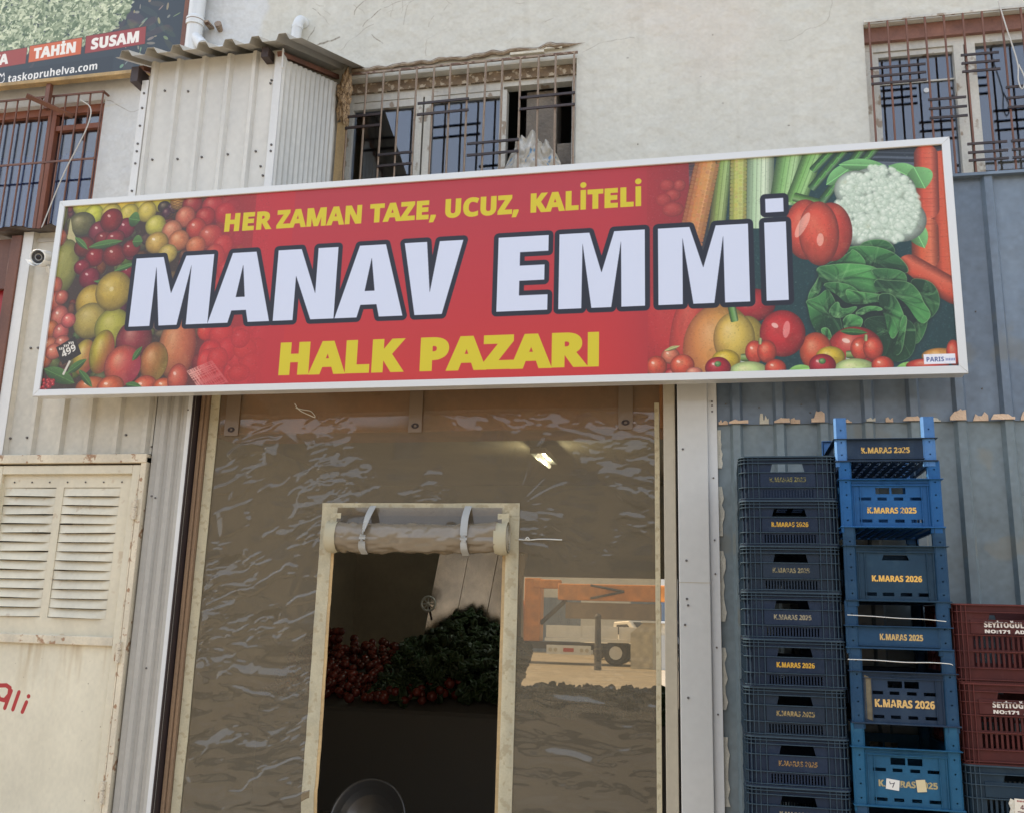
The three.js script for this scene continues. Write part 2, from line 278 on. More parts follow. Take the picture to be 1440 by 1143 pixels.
// shop front cladding
const claddingL = part('wall_sheet', sheet(1.005, 1.372, .182, .055, .026, .022, .052).translate(-4.085, 2.45, -.01), M.dustySheet, building);
part('wall_sheet', sheet(2.3, 1.30, .2, .06, .03, .024, .1).translate(-6.5, 2.45, -.05), M.redPanel, building);
part('brown_post', rbx(-4.165, -4.092, .05, 3.80, -.06, .03, .005), M.brownSteel, building);
part('neighbour_front', bx(-6.5, -4.20, .05, 3.76, -.07, -.052), M.redPanel, building);
part('brown_fascia', bx(-6.5, -4.166, 3.47, 3.79, -.03, .0), M.brownSteel, building);
part('corner_angle', [bx(-4.088, -4.02, 2.45, 3.82, .016, .019), bx(-4.09, -4.087, 2.45, 3.82, -.05, .019)], M.trim, building);
part('wall_sheet', sheet(.235, 3.7, .068, .05, .026, .016, .06).translate(-3.066, .05, .004), M.greySheet, building);
part('edge_trim', bx(-2.862, -2.838, .05, 3.75, .0205, .024), M.trim, building);
part('edge_return', bx(-2.8375, -2.832, .05, 3.75, -.11, .022), M.darkBar, building);  // painted dark to give the shaded gap beside the strip
part('lintel_sheet', sheet(2.82, .92, .2, .06, .03, .024, .1).translate(-2.826, 2.88, -.05), M.greySheet, building);
part('side_jamb', bx(-2.826, -2.815, .05, 2.88, -.16, -.115), M.darkBar, building);
part('door_rail', [rbx(-2.826, -2.806, .05, 2.88, -.12, -.045, .003), rbx(-2.803, -2.786, .05, 2.88, -.12, -.055, .003)], std({ map: mottle([142, 116, 90], .22, .7, 50, 6), roughness: .7 }), building);
part('shutter_box', rbx(-2.80, -.25, 2.575, 2.872, -.42, -.112, .01), std({ map: mottle([206, 152, 108], .16, .9, 47), roughness: .6 }), building);
part('door_jamb', rbx(-.246, -.188, .05, 2.88, -.08, .004, .005), M.jamb, building);
part('door_post', rbx(-.176, -.028, .05, 3.75, -.06, .034, .006), M.postPaint, building);
part('post_joint', [bx(-.177, -.027, 1.795, 1.798, .0335, .0352)], M.jamb, building);
part('post_flange', bx(-.0275, .016, .05, 3.75, -.02, .014), M.trim, building);
part('post_backing', bx(-.186, -.178, .05, 2.88, -.12, -.05), M.darkBar, building);
part('wall_sheet', sheet(4.2, 2.53, .205, .062, .034, .026, .092).translate(.018, .05, -.012), M.paleBlueSheet, building);
part('wall_sheet', sheet(4.2, 1.235, .205, .062, .034, .026, .092).translate(.018, 2.565, -.004), M.blueSheet, building);
part('roof_edge_flashing', [bx(.016, 4.2, 3.788, 3.803, -.12, .034)], M.blueSheet, building);
{ // torn foam along the overlap of the blue sheets
  const R = rng(9);
  let x = .024;
  while (x < 1.45) {
    const w = .03 + R() * .075, top = (.018 + R() * R() * .075) * (x > .6 ? 1.1 : .9), n = 3 + Math.floor(R() * 5), p = [[x, 0], [x + w, 0]], q = [];
    for (let j = 0; j <= n; j++) q.push(top * (.35 + .65 * R()) * (j === 0 || j === n ? .3 + .6 * R() : 1));
    for (let j = n; j >= 0; j--) { p.push([x + w * clamp((j + (R() - .5) * .5) / n), q[j]]); if (R() < .35 && j > 0) p.push([x + w * (j - .45) / n, q[j] * .96]); }
    const mid = x + w / 2, rib = Math.abs(((mid - .11 + .1025) % .205 + .205) % .205 - .1025) < .055;
    part('foam_scrap', slab(p, [], 0, .006).translate(0, 2.566, rib ? .0225 : -.0035), R() < .7 ? M.foam : M.foamPale, building);
    x += w + (R() < .4 ? .004 : .02 + R() * (x < .6 ? .07 : .03));
  }
  for (const [y0, y1] of [[2.35, 2.54], [2.02, 2.26], [1.62, 1.95], [1.22, 1.5], [.8, 1.1]]) {
    const p = [[.017, y0]]; for (let j = 0; j <= 8; j++) p.push([.017 + .012 + .016 * R(), y0 + (y1 - y0) * j / 8]); p.push([.017, y1]);
    part('foam_scrap', slab(p, [], 0, .008).translate(0, 0, -.0115), M.foamPale, building);
  }
}
{ // screws of the cladding, a few millimetres each
  const L = [], s = (x, y, z, r = .006) => L.push(new THREE.CylinderGeometry(r * .8, r, .007, 8).rotateX(Math.PI / 2).translate(x, y, z));
  for (const [x, y] of [[-4.0, 2.55], [-3.89, 2.553], [-3.66, 2.552], [-3.47, 2.556], [-3.25, 2.56], [-3.9, 3.09], [-3.95, 3.09], [-3.6, 3.5], [-3.4, 3.5]]) s(x, y, -.005, .0075);
  for (const [x, y] of [[-3.12, 2.50], [-3.08, 2.49]]) s(x, y, -.004);
  for (const [x, y] of [[-2.86, 2.69], [-3.03, 2.21], [-3.005, 2.2], [-2.95, 1.3]]) s(x, y, .022, .006);
  for (const [x, y] of [[-.15, 2.44], [-.14, 1.9], [-.14, 1.72], [-.135, 1.69], [-.15, 1.6], [-.14, 1.27]]) s(x, y, .036, .006);
  for (const y of [2.68, 2.63, 2.66, 2.3, 2.0, 1.84, 1.5, 1.2]) s(-.006, y, .016, .005);
  for (const [x, y] of [[.06, 2.67], [.1, 2.60], [.11, 2.57], [.22, 2.65], [.42, 2.66], [.46, 2.62], [1.24, 3.1], [1.33, 3.05], [1.24, 2.72]]) s(x, y, -.002, .004);
  const m = part('screws', L, M.screw, building); m.userData.kind = 'stuff';
}
// ───────── shop room behind the plastic curtain ─────────
const roomPaint = std({ map: mottle([170, 158, 140], .1, 2, 45), roughness: .9 });
struct('room_wall', [bx(-3.5, -3.4, .05, 3.1, -1.3, -.16), bx(-4.2, -3.5, .05, 3.1, -1.42, -1.3), bx(-4.2, -4.1, .05, 3.1, -5.9, -1.42), bx(.25, .35, .05, 3.1, -5.9, -.16), bx(-4.2, -2.13, .05, 3.1, -6.0, -5.9), bx(-.12, .35, .05, 3.1, -6.0, -5.9), bx(-2.13, -.12, 2.08, 3.1, -6.0, -5.9), bx(-2.75, -2.6, .05, 3.1, -6.8, -6.0), bx(.1, .25, .05, 3.1, -6.8, -6.0), bx(-2.6, .1, 2.35, 2.5, -6.8, -6.0)], roomPaint);
struct('room_ceiling', bx(-4.2, .35, 3.1, 3.2, -6.0, -.05), roomPaint);
struct('room_floor', bx(-4.1, .35, .056, .07, -5.9, -.1), std({ map: mottle([120, 116, 108], .15, 1.4, 46), roughness: .6 }));
struct('room_front_wall', [bx(-3.5, -2.83, .05, 3.1, -.155, -.12), bx(-.185, .35, .05, 3.1, -.155, -.13), bx(-2.83, -.185, 2.88, 3.1, -.155, -.12)], roomPaint);
struct('store_room_wall', [bx(-4.3, -4.2, .05, 2.6, -1.2, -.05), bx(-3.55, -3.505, .05, 2.6, -1.2, -.05), bx(-4.2, -3.55, .05, 2.6, -1.25, -1.2), bx(-4.3, -3.5, 2.6, 2.65, -1.25, -.05), bx(-3.505, -3.09, .05, 2.6, -.119, -.09)], M.roomPlaster);

// ───────── printed shop sign ─────────
const printTex = canvasTex(2048, 467, (c, w, h) => {
  const R = rng(3), rgb = (a, k = 1) => `rgb(${a.map((v) => Math.round(clamp(v * k, 0, 255))).join(',')})`;
  const mix = (a, b, t) => a.map((v, i) => lerp(v, b[i], t));
  const ball = (x, y, rx, ry, col, o = {}) => {
    c.save(); c.translate(x, y); c.rotate(o.rot ?? 0); c.scale(1, ry / rx);
    const g = c.createRadialGradient(-rx * .3, -rx * .38, rx * .05, 0, 0, rx * 1.05);
    g.addColorStop(0, rgb(mix(col, [255, 236, 190], o.hi ?? .38))); g.addColorStop(.45, rgb(col)); g.addColorStop(.82, rgb(col, .74)); g.addColorStop(1, rgb(col, .42));
    c.fillStyle = g; c.beginPath(); c.arc(0, 0, rx, 0, 7); c.fill();
    if (o.two) { const q = c.createLinearGradient(-rx, 0, rx, rx * .6); q.addColorStop(.25, `rgba(${o.two.join(',')},0)`); q.addColorStop(.9, `rgba(${o.two.join(',')},.85)`); c.fillStyle = q; c.beginPath(); c.arc(0, 0, rx * .97, 0, 7); c.fill(); }
    c.save(); c.beginPath(); c.arc(0, 0, rx, 0, 7); c.clip(); for (let k = 0; k < 30; k++) { const a = R() * 7, q = Math.sqrt(R()) * rx, s = rx * (.06 + R() * .3); c.fillStyle = R() < .5 ? `rgba(40,26,8,${.02 + R() * .05})` : `rgba(255,226,150,${.01 + R() * .04})`; c.beginPath(); c.ellipse(Math.cos(a) * q, Math.sin(a) * q, s, s * (.3 + R() * .5), R() * 3, 0, 7); c.fill(); } c.restore();
    c.fillStyle = 'rgba(60,40,10,.10)'; for (let k = 0; k < rx * .9; k++) { const a = R() * 7, q = Math.sqrt(R()) * rx * .9; c.fillRect(Math.cos(a) * q, Math.sin(a) * q, 1.5, 1.5); }
    if (o.spec) { c.fillStyle = 'rgba(255,240,225,.62)'; c.beginPath(); c.ellipse(-rx * .32, -rx * .35, rx * .16, rx * .1, .5, 0, 7); c.fill(); }
    c.restore();
  };
  const leaf = (x, y, l, wd, rot, col) => { c.save(); c.translate(x, y); c.rotate(rot); const g = c.createLinearGradient(0, -wd, 0, wd); g.addColorStop(0, rgb(col, 1.25)); g.addColorStop(.5, rgb(col)); g.addColorStop(1, rgb(col, .55)); c.fillStyle = g; c.beginPath(); c.moveTo(-l, 0); c.bezierCurveTo(-l * .4, -wd * 1.4, l * .5, -wd, l, 0); c.bezierCurveTo(l * .4, wd * 1.1, -l * .5, wd * 1.2, -l, 0); c.fill(); c.strokeStyle = rgb(col, 1.5); c.lineWidth = 1.2; c.beginPath(); c.moveTo(-l, 0); c.lineTo(l, 0); c.stroke(); c.restore(); };
  const jit = (a, k = 14) => a.map((v) => v + (R() - .5) * k * 2);
  // red field
  const bg = c.createLinearGradient(0, 0, 0, h); bg.addColorStop(0, '#b02a34'); bg.addColorStop(.55, '#ba262c'); bg.addColorStop(1, '#c42a26'); c.fillStyle = bg; c.fillRect(0, 0, w, h);
  // left photograph: fruit stall
  c.fillStyle = '#3c2c22'; c.fillRect(0, 0, 520, h);
  for (let k = 0; k < 240; k++) ball(R() * 500, R() * h, 8 + R() * 13, 8 + R() * 13, jit(R() < .5 ? [92, 44, 34] : [84, 80, 44], 16), { hi: .1 });
  const L = (list, col, o = {}) => list.forEach(([x, y, rx, ry]) => ball(x, y, rx, ry, jit(col), { rot: (R() - .5) * .4, ...o }));
  L([[54, 0, 32, 25], [115, 4, 30, 25], [174, 6, 30, 25], [223, 8, 29, 25], [267, 7, 28, 25], [84, 27, 27, 27], [133, 28, 28, 27], [183, 31, 27, 26], [231, 29, 26, 27]], [196, 184, 58], { hi: .3 });
  L([[276, 19, 17, 15], [300, 24, 15, 15], [285, 34, 13, 13]], [58, 38, 52]);
  ball(312, 6, 20, 24, [176, 128, 62]); c.strokeStyle = 'rgba(90,56,22,.7)'; c.lineWidth = 1.4; for (let k = -4; k < 5; k++) { c.beginPath(); c.moveTo(294, 8 + k * 7); c.lineTo(332, 8 + k * 7 + 14); c.moveTo(332, 8 + k * 7); c.lineTo(294, 8 + k * 7 + 14); c.stroke(); }
  for (const [x, y, rx, ry, col] of [[352, 17, 27, 26, [150, 48, 42]], [406, 24, 28, 26, [168, 50, 44]], [441, 45, 28, 26, [170, 44, 42]], [337, 49, 27, 28, [190, 98, 64]], [390, 52, 27, 26, [166, 42, 40]], [466, 68, 26, 24, [178, 52, 46]], [259, 66, 28, 27, [186, 172, 62]], [305, 82, 27, 27, [196, 122, 78]], [369, 80, 27, 27, [174, 62, 46]], [408, 101, 31, 28, [180, 82, 58]], [326, 108, 28, 27, [200, 116, 74]], [268, 111, 31, 28, [194, 150, 72]], [373, 124, 26, 24, [198, 118, 76]], [444, 126, 25, 25, [184, 84, 60]], [425, 158, 27, 36, [186, 96, 66]], [427, 224, 25, 29, [186, 92, 62]], [426, 268, 23, 25, [184, 92, 66]], [300, 140, 26, 24, [196, 166, 72]], [360, 170, 28, 26, [176, 64, 50]], [350, 240, 30, 28, [182, 70, 52]], [460, 190, 25, 27, [180, 70, 56]], [455, 300, 30, 28, [190, 58, 48]]]) ball(x, y, rx, ry, jit(col, 6), { spec: R() < .25 });
  // papaya, gourd and leaf on the far left
  ball(-14, 20, 24, 60, [126, 124, 66]); ball(52, 50, 40, 32, [96, 92, 52]);
  c.fillStyle = 'rgba(196,186,132,.9)'; c.beginPath(); c.moveTo(20, 32); c.lineTo(30, 66); c.lineTo(62, 112); c.lineTo(52, 122); c.lineTo(18, 84); c.fill();
  ball(22, 158, 38, 70, [138, 136, 62], { rot: .05, hi: .15 });
  L([[104, 73, 28, 28], [178, 68, 26, 27], [120, 92, 25, 20], [152, 92, 27, 20], [70, 110, 29, 27], [103, 138, 27, 25], [156, 137, 33, 28], [200, 122, 25, 23], [71, 162, 23, 20], [200, 180, 22, 18], [95, 191, 29, 27], [136, 45, 31, 31]], [122, 22, 32], { hi: .14, spec: 1 });
  for (const [x, y, a, b, r] of [[128, 106, 46, 12, -.12], [215, 104, 14, 18, 0], [150, 206, 42, 9, .15], [199, 47, 16, 22, .2], [60, 100, 26, 9, .7], [190, 168, 30, 8, -.3]]) leaf(x, y, a, b, r, [70, 104, 50]);
  L([[109, 252, 43, 44], [112, 299, 46, 45], [175, 318, 48, 48], [166, 227, 49, 50]], [170, 152, 58], { hi: .3 });
  c.fillStyle = 'rgba(226,214,170,.5)'; c.beginPath(); c.arc(160, 222, 6, 0, 7); c.fill();
  L([[-8, 83, 24, 25], [1, 207, 22, 24], [5, 247, 26, 27], [25, 237, 18, 19], [27, 286, 25, 29], [7, 316, 22, 23], [36, 325, 22, 24], [53, 296, 20, 19], [8, 356, 27, 21], [4, 388, 20, 24], [44, 352, 22, 20], [24, 372, 24, 20]], [188, 92, 66], { spec: 1 });
  L([[109, 388, 30, 44], [155, 377, 33, 54]], [176, 158, 50], { two: [150, 46, 46] });
  ball(237, 350, 48, 48, [130, 40, 46]); ball(352, 372, 48, 78, [188, 112, 66], { hi: .25 });
  ball(296, 405, 37, 48, [176, 104, 52], { two: [130, 110, 40] }); ball(215, 412, 49, 50, [196, 84, 58], { two: [150, 34, 60], hi: .45 });
  L([[138, 460, 42, 24], [189, 462, 36, 27], [279, 464, 33, 27], [329, 466, 30, 22], [362, 447, 26, 36]], [198, 96, 48], { spec: 1 });
  for (const [x, y, a, b, r] of [[48, 432, 48, 20, .4], [92, 410, 30, 12, -.6], [120, 440, 30, 10, .8], [250, 460, 22, 9, .2], [250, 384, 20, 9, -1]]) leaf(x, y, a, b, r, [64, 96, 46]);
  for (let k = 0; k < 26; k++) ball(R() * 34, 440 + R() * 27, 5, 5, [182, 30, 42], { spec: 1 });
  for (let k = 0; k < 40; k++) ball(420 + R() * 150, 330 + R() * 140, 20 + R() * 12, 20 + R() * 12, jit([206, 62, 46], 14), { spec: R() < .3 });
  // price tag on a stick
  c.save(); c.translate(66, 376); c.rotate(-.5); c.fillStyle = '#2a211c'; c.fillRect(-26, -30, 54, 50); c.fillStyle = '#e8e2d4'; c.font = 'bold 24px sans-serif'; c.textAlign = 'center'; c.fillText('499', 1, 4); for (let k = 0; k < 9; k++) c.fillRect(-20 + k * 4.6, -25 + (k % 3) * 2, 3, 7); c.restore();
  c.strokeStyle = '#cfc8b8'; c.lineWidth = 6; c.beginPath(); c.moveTo(72, 396); c.lineTo(58, 430); c.stroke();
  c.strokeStyle = 'rgba(236,204,180,.75)'; c.lineWidth = 2; for (let k = 0; k < 26; k++) { const t = R(); c.beginPath(); c.moveTo(384 + t * 62, 430 - t * 22); c.lineTo(384 + t * 62 + 40 + R() * 10, 430 - t * 22 + 52); c.moveTo(384 + t * 44, 430 + t * 54); c.lineTo(446 + t * 44, 407 + t * 50); c.stroke(); }
  // the photograph fades into the red
  const fade1 = c.createLinearGradient(420, 0, 585, 0); fade1.addColorStop(0, 'rgba(186,38,44,.25)'); fade1.addColorStop(1, 'rgba(186,38,44,1)'); c.fillStyle = fade1; c.fillRect(420, 0, 200, h);
  const fl = c.createLinearGradient(330, 0, 600, 0); fl.addColorStop(0, 'rgba(184,38,44,0)'); fl.addColorStop(.45, 'rgba(184,38,44,.55)'); fl.addColorStop(1, 'rgba(184,38,44,0)'); c.fillStyle = fl; c.fillRect(330, 0, 270, h);
  // right photograph: vegetables
  c.save(); c.beginPath(); c.rect(1445, 0, 603, h); c.clip();
  c.fillStyle = '#16383a'; c.fillRect(1445, 0, 603, h);
  for (let k = 0; k < 2600; k++) { c.fillStyle = `rgba(${40 + R() * 60},${90 + R() * 60},${90 + R() * 50},.16)`; c.fillRect(1445 + R() * 603, R() * h, 2, 2 + R() * 3); }
  c.strokeStyle = 'rgba(120,110,110,.35)'; c.lineWidth = 3; for (let k = 0; k < 34; k++) { const x = 1440 + R() * 120, y = R() * 50; c.beginPath(); c.moveTo(x, y); c.quadraticCurveTo(x + 60, y + 12, x + 120, y - 4); c.stroke(); }
  c.fillStyle = '#1d2730'; c.fillRect(1880, 0, 168, 70); c.strokeStyle = 'rgba(90,100,112,.5)'; for (let k = 0; k < 26; k++) { const y = R() * 60; c.beginPath(); c.moveTo(1890, y); c.bezierCurveTo(1930, y - 12, 1980, y + 14, 2048, y); c.stroke(); }
  c.fillStyle = '#7d2a2a'; c.fillRect(1445, 0, 90, h);
  for (const [x, y, a, b] of [[1488, 50, 16, 14], [1515, 52, 13, 14], [1500, 74, 17, 14], [1480, 83, 17, 14], [1500, 106, 23, 17]]) ball(x, y, a, b, [164, 78, 62], { hi: .2 });
  const stalk = (x0, y0, x1, y1, wd, col, o = {}) => { const dx = x1 - x0, dy = y1 - y0, l = Math.hypot(dx, dy); c.save(); c.translate(x0, y0); c.rotate(Math.atan2(dy, dx)); const g = c.createLinearGradient(0, -wd, 0, wd); g.addColorStop(0, rgb(col, .5)); g.addColorStop(.3, rgb(mix(col, [255, 255, 235], o.hi ?? .25))); g.addColorStop(.65, rgb(col)); g.addColorStop(1, rgb(col, .45)); c.fillStyle = g; c.beginPath(); c.roundRect(0, -wd, l, wd * 2, o.round ?? 4); c.fill(); if (o.lines) { c.strokeStyle = rgb(col, .7); c.lineWidth = 1; for (let k = 1; k < o.lines; k++) { c.beginPath(); c.moveTo(0, -wd + 2 * wd * k / o.lines); c.lineTo(l, -wd + 2 * wd * k / o.lines); c.stroke(); } } if (o.corn) for (let a = 4; a < l - 3; a += 9) for (let b = -wd + 4; b < wd - 2; b += 9) { c.fillStyle = rgb(jit(mix(col, [255, 240, 170], .25), 10), 1 - Math.abs(b) / wd * .35); c.beginPath(); c.ellipse(a + (b % 2), b, 4.1, 3.7, 0, 0, 7); c.fill(); } c.restore(); };
  stalk(1612, -12, 1590, 170, 17, [134, 172, 84], { lines: 4 }); stalk(1684, -10, 1676, 160, 31, [176, 204, 160], { lines: 7, hi: .5 }); stalk(1750, -10, 1728, 110, 28, [134, 184, 104], { lines: 6, hi: .35 }); stalk(1800, -12, 1752, 110, 21, [124, 180, 92], { lines: 5 });
  stalk(1576, -4, 1534, 190, 27, [206, 152, 66], { corn: 1, round: 26 }); stalk(1641, -16, 1634, 170, 18, [180, 186, 84], { corn: 1, round: 16 });
  for (const [a, b, d, e] of [[1896, -8, 1806, 110], [1862, -8, 1786, 80], [1920, -4, 1840, 86], [1836, -8, 1790, 40]]) { stalk(a, b, d, e, 9, [58, 104, 56]); for (let k = 0; k < 6; k++) leaf(lerp(a, d, k / 6), lerp(b, e, k / 6), 11, 5, 2.2, [74, 124, 60]); }
  // carrots
  stalk(2046, 14, 2040, 292, 28, [206, 82, 48], { round: 26, hi: .12 }); stalk(2016, -2, 2010, 160, 23, [206, 80, 50], { round: 22, hi: .12 }); stalk(2004, 156, 2000, 266, 26, [210, 88, 48], { round: 24, hi: .15 }); stalk(1950, 244, 2070, 330, 25, [204, 78, 46], { round: 24, hi: .12 });
  c.strokeStyle = 'rgba(150,50,30,.35)'; c.lineWidth = 1; for (let k = 0; k < 40; k++) { const y = R() * 280; c.beginPath(); c.moveTo(1990 + R() * 20, y); c.lineTo(2020 + R() * 26, y + 2); c.stroke(); }
  // cauliflower
  for (const [x, y, l, b, r] of [[1850, 50, 40, 20, -.6], [1975, 62, 40, 26, .6], [2000, 70, 26, 30, 1.2], [1890, 34, 46, 16, .1], [1988, 190, 34, 22, 1.2]]) leaf(x, y, l, b, r, [104, 158, 96]);
  for (const [x, y, a, b] of [[1914, 122, 80, 82], [1874, 86, 42, 41], [1952, 97, 40, 42], [1960, 160, 48, 46], [1904, 180, 56, 44]]) ball(x, y, a, b, [188, 204, 186], { hi: .35 });
  for (let k = 0; k < 560; k++) { const a = R() * 7, q = Math.sqrt(R()) * 80, x = 1916 + Math.cos(a) * q, y = 126 + Math.sin(a) * q * 1.08, r = 4 + R() * 8; const g = c.createRadialGradient(x - r * .3, y - r * .4, 1, x, y, r); g.addColorStop(0, 'rgba(228,236,220,.9)'); g.addColorStop(.7, 'rgba(196,212,192,.6)'); g.addColorStop(1, 'rgba(140,164,138,.0)'); c.fillStyle = g; c.beginPath(); c.arc(x, y, r, 0, 7); c.fill(); }
  for (let k = 0; k < 70; k++) { const a = R() * 7, q = Math.sqrt(R()) * 74, x = 1916 + Math.cos(a) * q, y = 128 + Math.sin(a) * q * 1.05; c.strokeStyle = `rgba(104,132,104,${.04 + R() * .12})`; c.lineWidth = 1 + R() * 2.5; c.beginPath(); c.arc(x, y, 6 + R() * 14, R() * 6, R() * 6 + 1.4); c.stroke(); }
  // lettuce: folded leaves, each a smooth outline shaded from its fold to its rim
  const lobe = (Q, l, a, b) => {
    const cx = Q.reduce((t, q) => t + q[0], 0) / Q.length, cy = Q.reduce((t, q) => t + q[1], 0) / Q.length, P = Q.map(([x, y]) => [cx + (x - cx) * 1.22, cy + (y - cy) * 1.22]);
    const g = c.createLinearGradient(...a, ...b), lo = [20, 52, 32], hi = [84, 158, 80]; g.addColorStop(0, rgb(mix(lo, hi, .12 * l))); g.addColorStop(.45, rgb(mix(lo, hi, .55 * l))); g.addColorStop(1, rgb(mix(lo, hi, clamp(l))));
    const n = P.length, mid = (k) => [(P[k % n][0] + P[(k + 1) % n][0]) / 2, (P[k % n][1] + P[(k + 1) % n][1]) / 2];
    const path = () => { c.beginPath(); c.moveTo(...mid(n - 1)); for (let k = 0; k < n; k++) c.quadraticCurveTo(...P[k], ...mid(k)); };
    c.save(); c.shadowColor = 'rgba(3,14,8,.85)'; c.shadowBlur = 9; c.fillStyle = g; path(); c.fill(); c.shadowColor = 'transparent'; path(); c.clip();
    for (let k = 0; k < 26; k++) { const q = P[Math.floor(R() * n)], m = [lerp(a[0], b[0], R()), lerp(a[1], b[1], R())], d = R() < .5; c.strokeStyle = d ? `rgba(8,32,16,${.1 + R() * .22})` : `rgba(150,205,130,${.06 + R() * .16})`; c.lineWidth = 1 + R() * 5; c.beginPath(); c.moveTo(a[0] + (R() - .5) * 16, a[1] + (R() - .5) * 16); c.quadraticCurveTo(m[0] + (R() - .5) * 14, m[1] + (R() - .5) * 14, q[0], q[1]); c.stroke(); }
    c.restore(); c.strokeStyle = `rgba(150,196,130,${.25 + .35 * clamp(l)})`; c.lineWidth = 1.5; c.beginPath(); c.moveTo(...mid(n - 1)); for (let k = 0; k < Math.ceil(n * .62); k++) c.quadraticCurveTo(...P[k], ...mid(k)); c.stroke();
  };
  c.fillStyle = 'rgba(12,34,24,.9)'; c.beginPath(); c.ellipse(1898, 345, 100, 96, 0, 0, 7); c.fill();
  for (const q of [[[[1883,208],[1897,201],[1923,201],[1936,213],[1939,228],[1917,226],[1883,215]],0.55,[1906,229],[1906,199]],[[[1970,291],[2000,294],[2015,310],[2018,338],[2006,357],[1991,365],[1984,332]],0.4,[1981,313],[2016,338]],[[[1995,363],[1992,384],[1982,407],[1971,416],[1968,393],[1976,370]],0.5,[1973,374],[1989,394]],[[[1880,366],[1952,369],[1968,393],[1956,444],[1910,444],[1895,402]],0.12,[1908,391],[1951,392]],[[[1856,219],[1879,215],[1913,219],[1939,232],[1957,256],[1956,269],[1928,264],[1894,260],[1881,252]],0.75,[1899,253],[1905,219]],[[[1804,252],[1829,239],[1856,226],[1859,219],[1873,232],[1883,252],[1850,253],[1817,254]],0.8,[1828,254],[1858,226]],[[[1772,327],[1775,303],[1789,284],[1797,265],[1801,270],[1798,294],[1785,318]],0.7,[1793,304],[1773,303]],[[[1801,255],[1828,252],[1855,251],[1885,256],[1902,263],[1912,288],[1909,300],[1883,308],[1853,292],[1813,288],[1805,270]],0.95,[1826,291],[1850,255]],[[[1898,263],[1928,264],[1954,270],[1959,288],[1946,297],[1927,296],[1914,283]],0.6,[1922,295],[1937,267]],[[[1912,288],[1931,293],[1965,295],[1981,317],[1984,332],[1996,351],[1989,365],[1976,370],[1955,326],[1925,317],[1909,304]],0.85,[1926,310],[1983,351]],[[[1772,327],[1792,323],[1808,307],[1816,320],[1824,344],[1831,388],[1829,389],[1818,387],[1810,406],[1793,391],[1779,366],[1776,337]],0.7,[1813,353],[1787,328]],[[[1809,290],[1833,289],[1857,297],[1873,317],[1886,328],[1864,329],[1842,326],[1832,311],[1813,300]],0.8,[1825,320],[1848,294]],[[[1850,302],[1863,307],[1882,311],[1917,317],[1910,326],[1890,330],[1868,330],[1853,326]],0.9,[1881,332],[1883,308]],[[[1910,321],[1930,320],[1940,332],[1949,359],[1949,368],[1939,385],[1929,401],[1922,386],[1919,358],[1911,341]],0.85,[1915,348],[1942,363]],[[[1948,366],[1957,369],[1951,397],[1944,432],[1927,434],[1940,406]],0.75,[1935,415],[1951,392]],[[[1813,344],[1831,325],[1833,345],[1864,336],[1850,352],[1830,359],[1819,354]],0.7,[1823,363],[1846,335]],[[[1841,362],[1854,355],[1871,363],[1870,375],[1857,389],[1844,386],[1838,374]],1.1,[1840,383],[1863,360]],[[[1863,351],[1881,339],[1903,340],[1911,348],[1889,347],[1874,356]],0.9,[1880,356],[1890,340]],[[[1792,384],[1807,380],[1813,401],[1808,408]],1.0,[1799,406],[1807,382]]]) lobe(...q);
  // big red pepper, tomatoes, blurred yellow pepper
  stalk(1800, 112, 1750, 94, 10, [84, 130, 56]); ball(1772, 168, 42, 66, [208, 74, 52], { hi: .2 }); ball(1822, 176, 42, 64, [206, 68, 50], { hi: .1 }); ball(1798, 178, 40, 70, [212, 78, 54], { hi: .12 });
  c.fillStyle = 'rgba(255,214,196,.55)'; c.beginPath(); c.ellipse(1766, 158, 9, 30, .5, 0, 7); c.fill(); c.beginPath(); c.ellipse(1800, 192, 7, 14, .1, 0, 7); c.fill();
  ball(1660, 326, 46, 36, [168, 36, 40]); ball(1857, 423, 52, 44, [180, 44, 40], { spec: 1 }); leaf(1856, 390, 26, 8, .1, [50, 92, 44]); ball(1782, 428, 32, 40, [198, 78, 46]);
  ball(1490, 370, 60, 100, [192, 52, 44], { hi: .1 }); ball(1528, 372, 34, 98, [200, 82, 58], { rot: .2, hi: .15 });
  ball(1648, 392, 34, 44, [178, 156, 66], { hi: .25 }); ball(1590, 412, 72, 92, [212, 160, 74], { hi: .35, rot: .1 }); ball(1622, 396, 42, 56, [210, 180, 78], { hi: .4 }); stalk(1618, 326, 1624, 360, 8, [90, 140, 64]);
  ball(1718, 388, 45, 49, [192, 38, 40], { hi: .12, spec: 1 }); leaf(1686, 412, 18, 9, .5, [38, 84, 48]);
  c.fillStyle = 'rgba(255,200,190,.5)'; c.beginPath(); c.ellipse(1726, 380, 7, 18, .15, 0, 7); c.fill();
  const fade = c.createLinearGradient(1445, 0, 1620, 0); fade.addColorStop(0, 'rgba(178,38,42,.72)'); fade.addColorStop(.5, 'rgba(178,38,42,.3)'); fade.addColorStop(1, 'rgba(178,38,42,0)'); c.fillStyle = fade; c.fillRect(1445, 0, 200, h);
  // small vegetables along the foot of the sign, printed twice
  const smallRow = (dx, first) => {
    if (first) { ball(1492, 428, 19, 17, [204, 110, 80], { spec: 1 }); leaf(1496, 412, 16, 5, -.3, [150, 150, 96]); ball(1499, 467, 24, 14, [176, 40, 44]); ball(1463, 450, 22, 23, [206, 76, 48], { spec: 1 }); ball(1516, 449, 25, 24, [208, 78, 50], { spec: 1 }); ball(1540, 464, 17, 11, [210, 120, 96]); }
    ball(1604 + dx, 440, 28, 22, [210, 178, 46]); stalk(1640 + dx, 434, 1634 + dx, 460, 5, [214, 222, 206]); stalk(1634 + dx, 436, 1668 + dx, 436, 8, [116, 142, 70]);
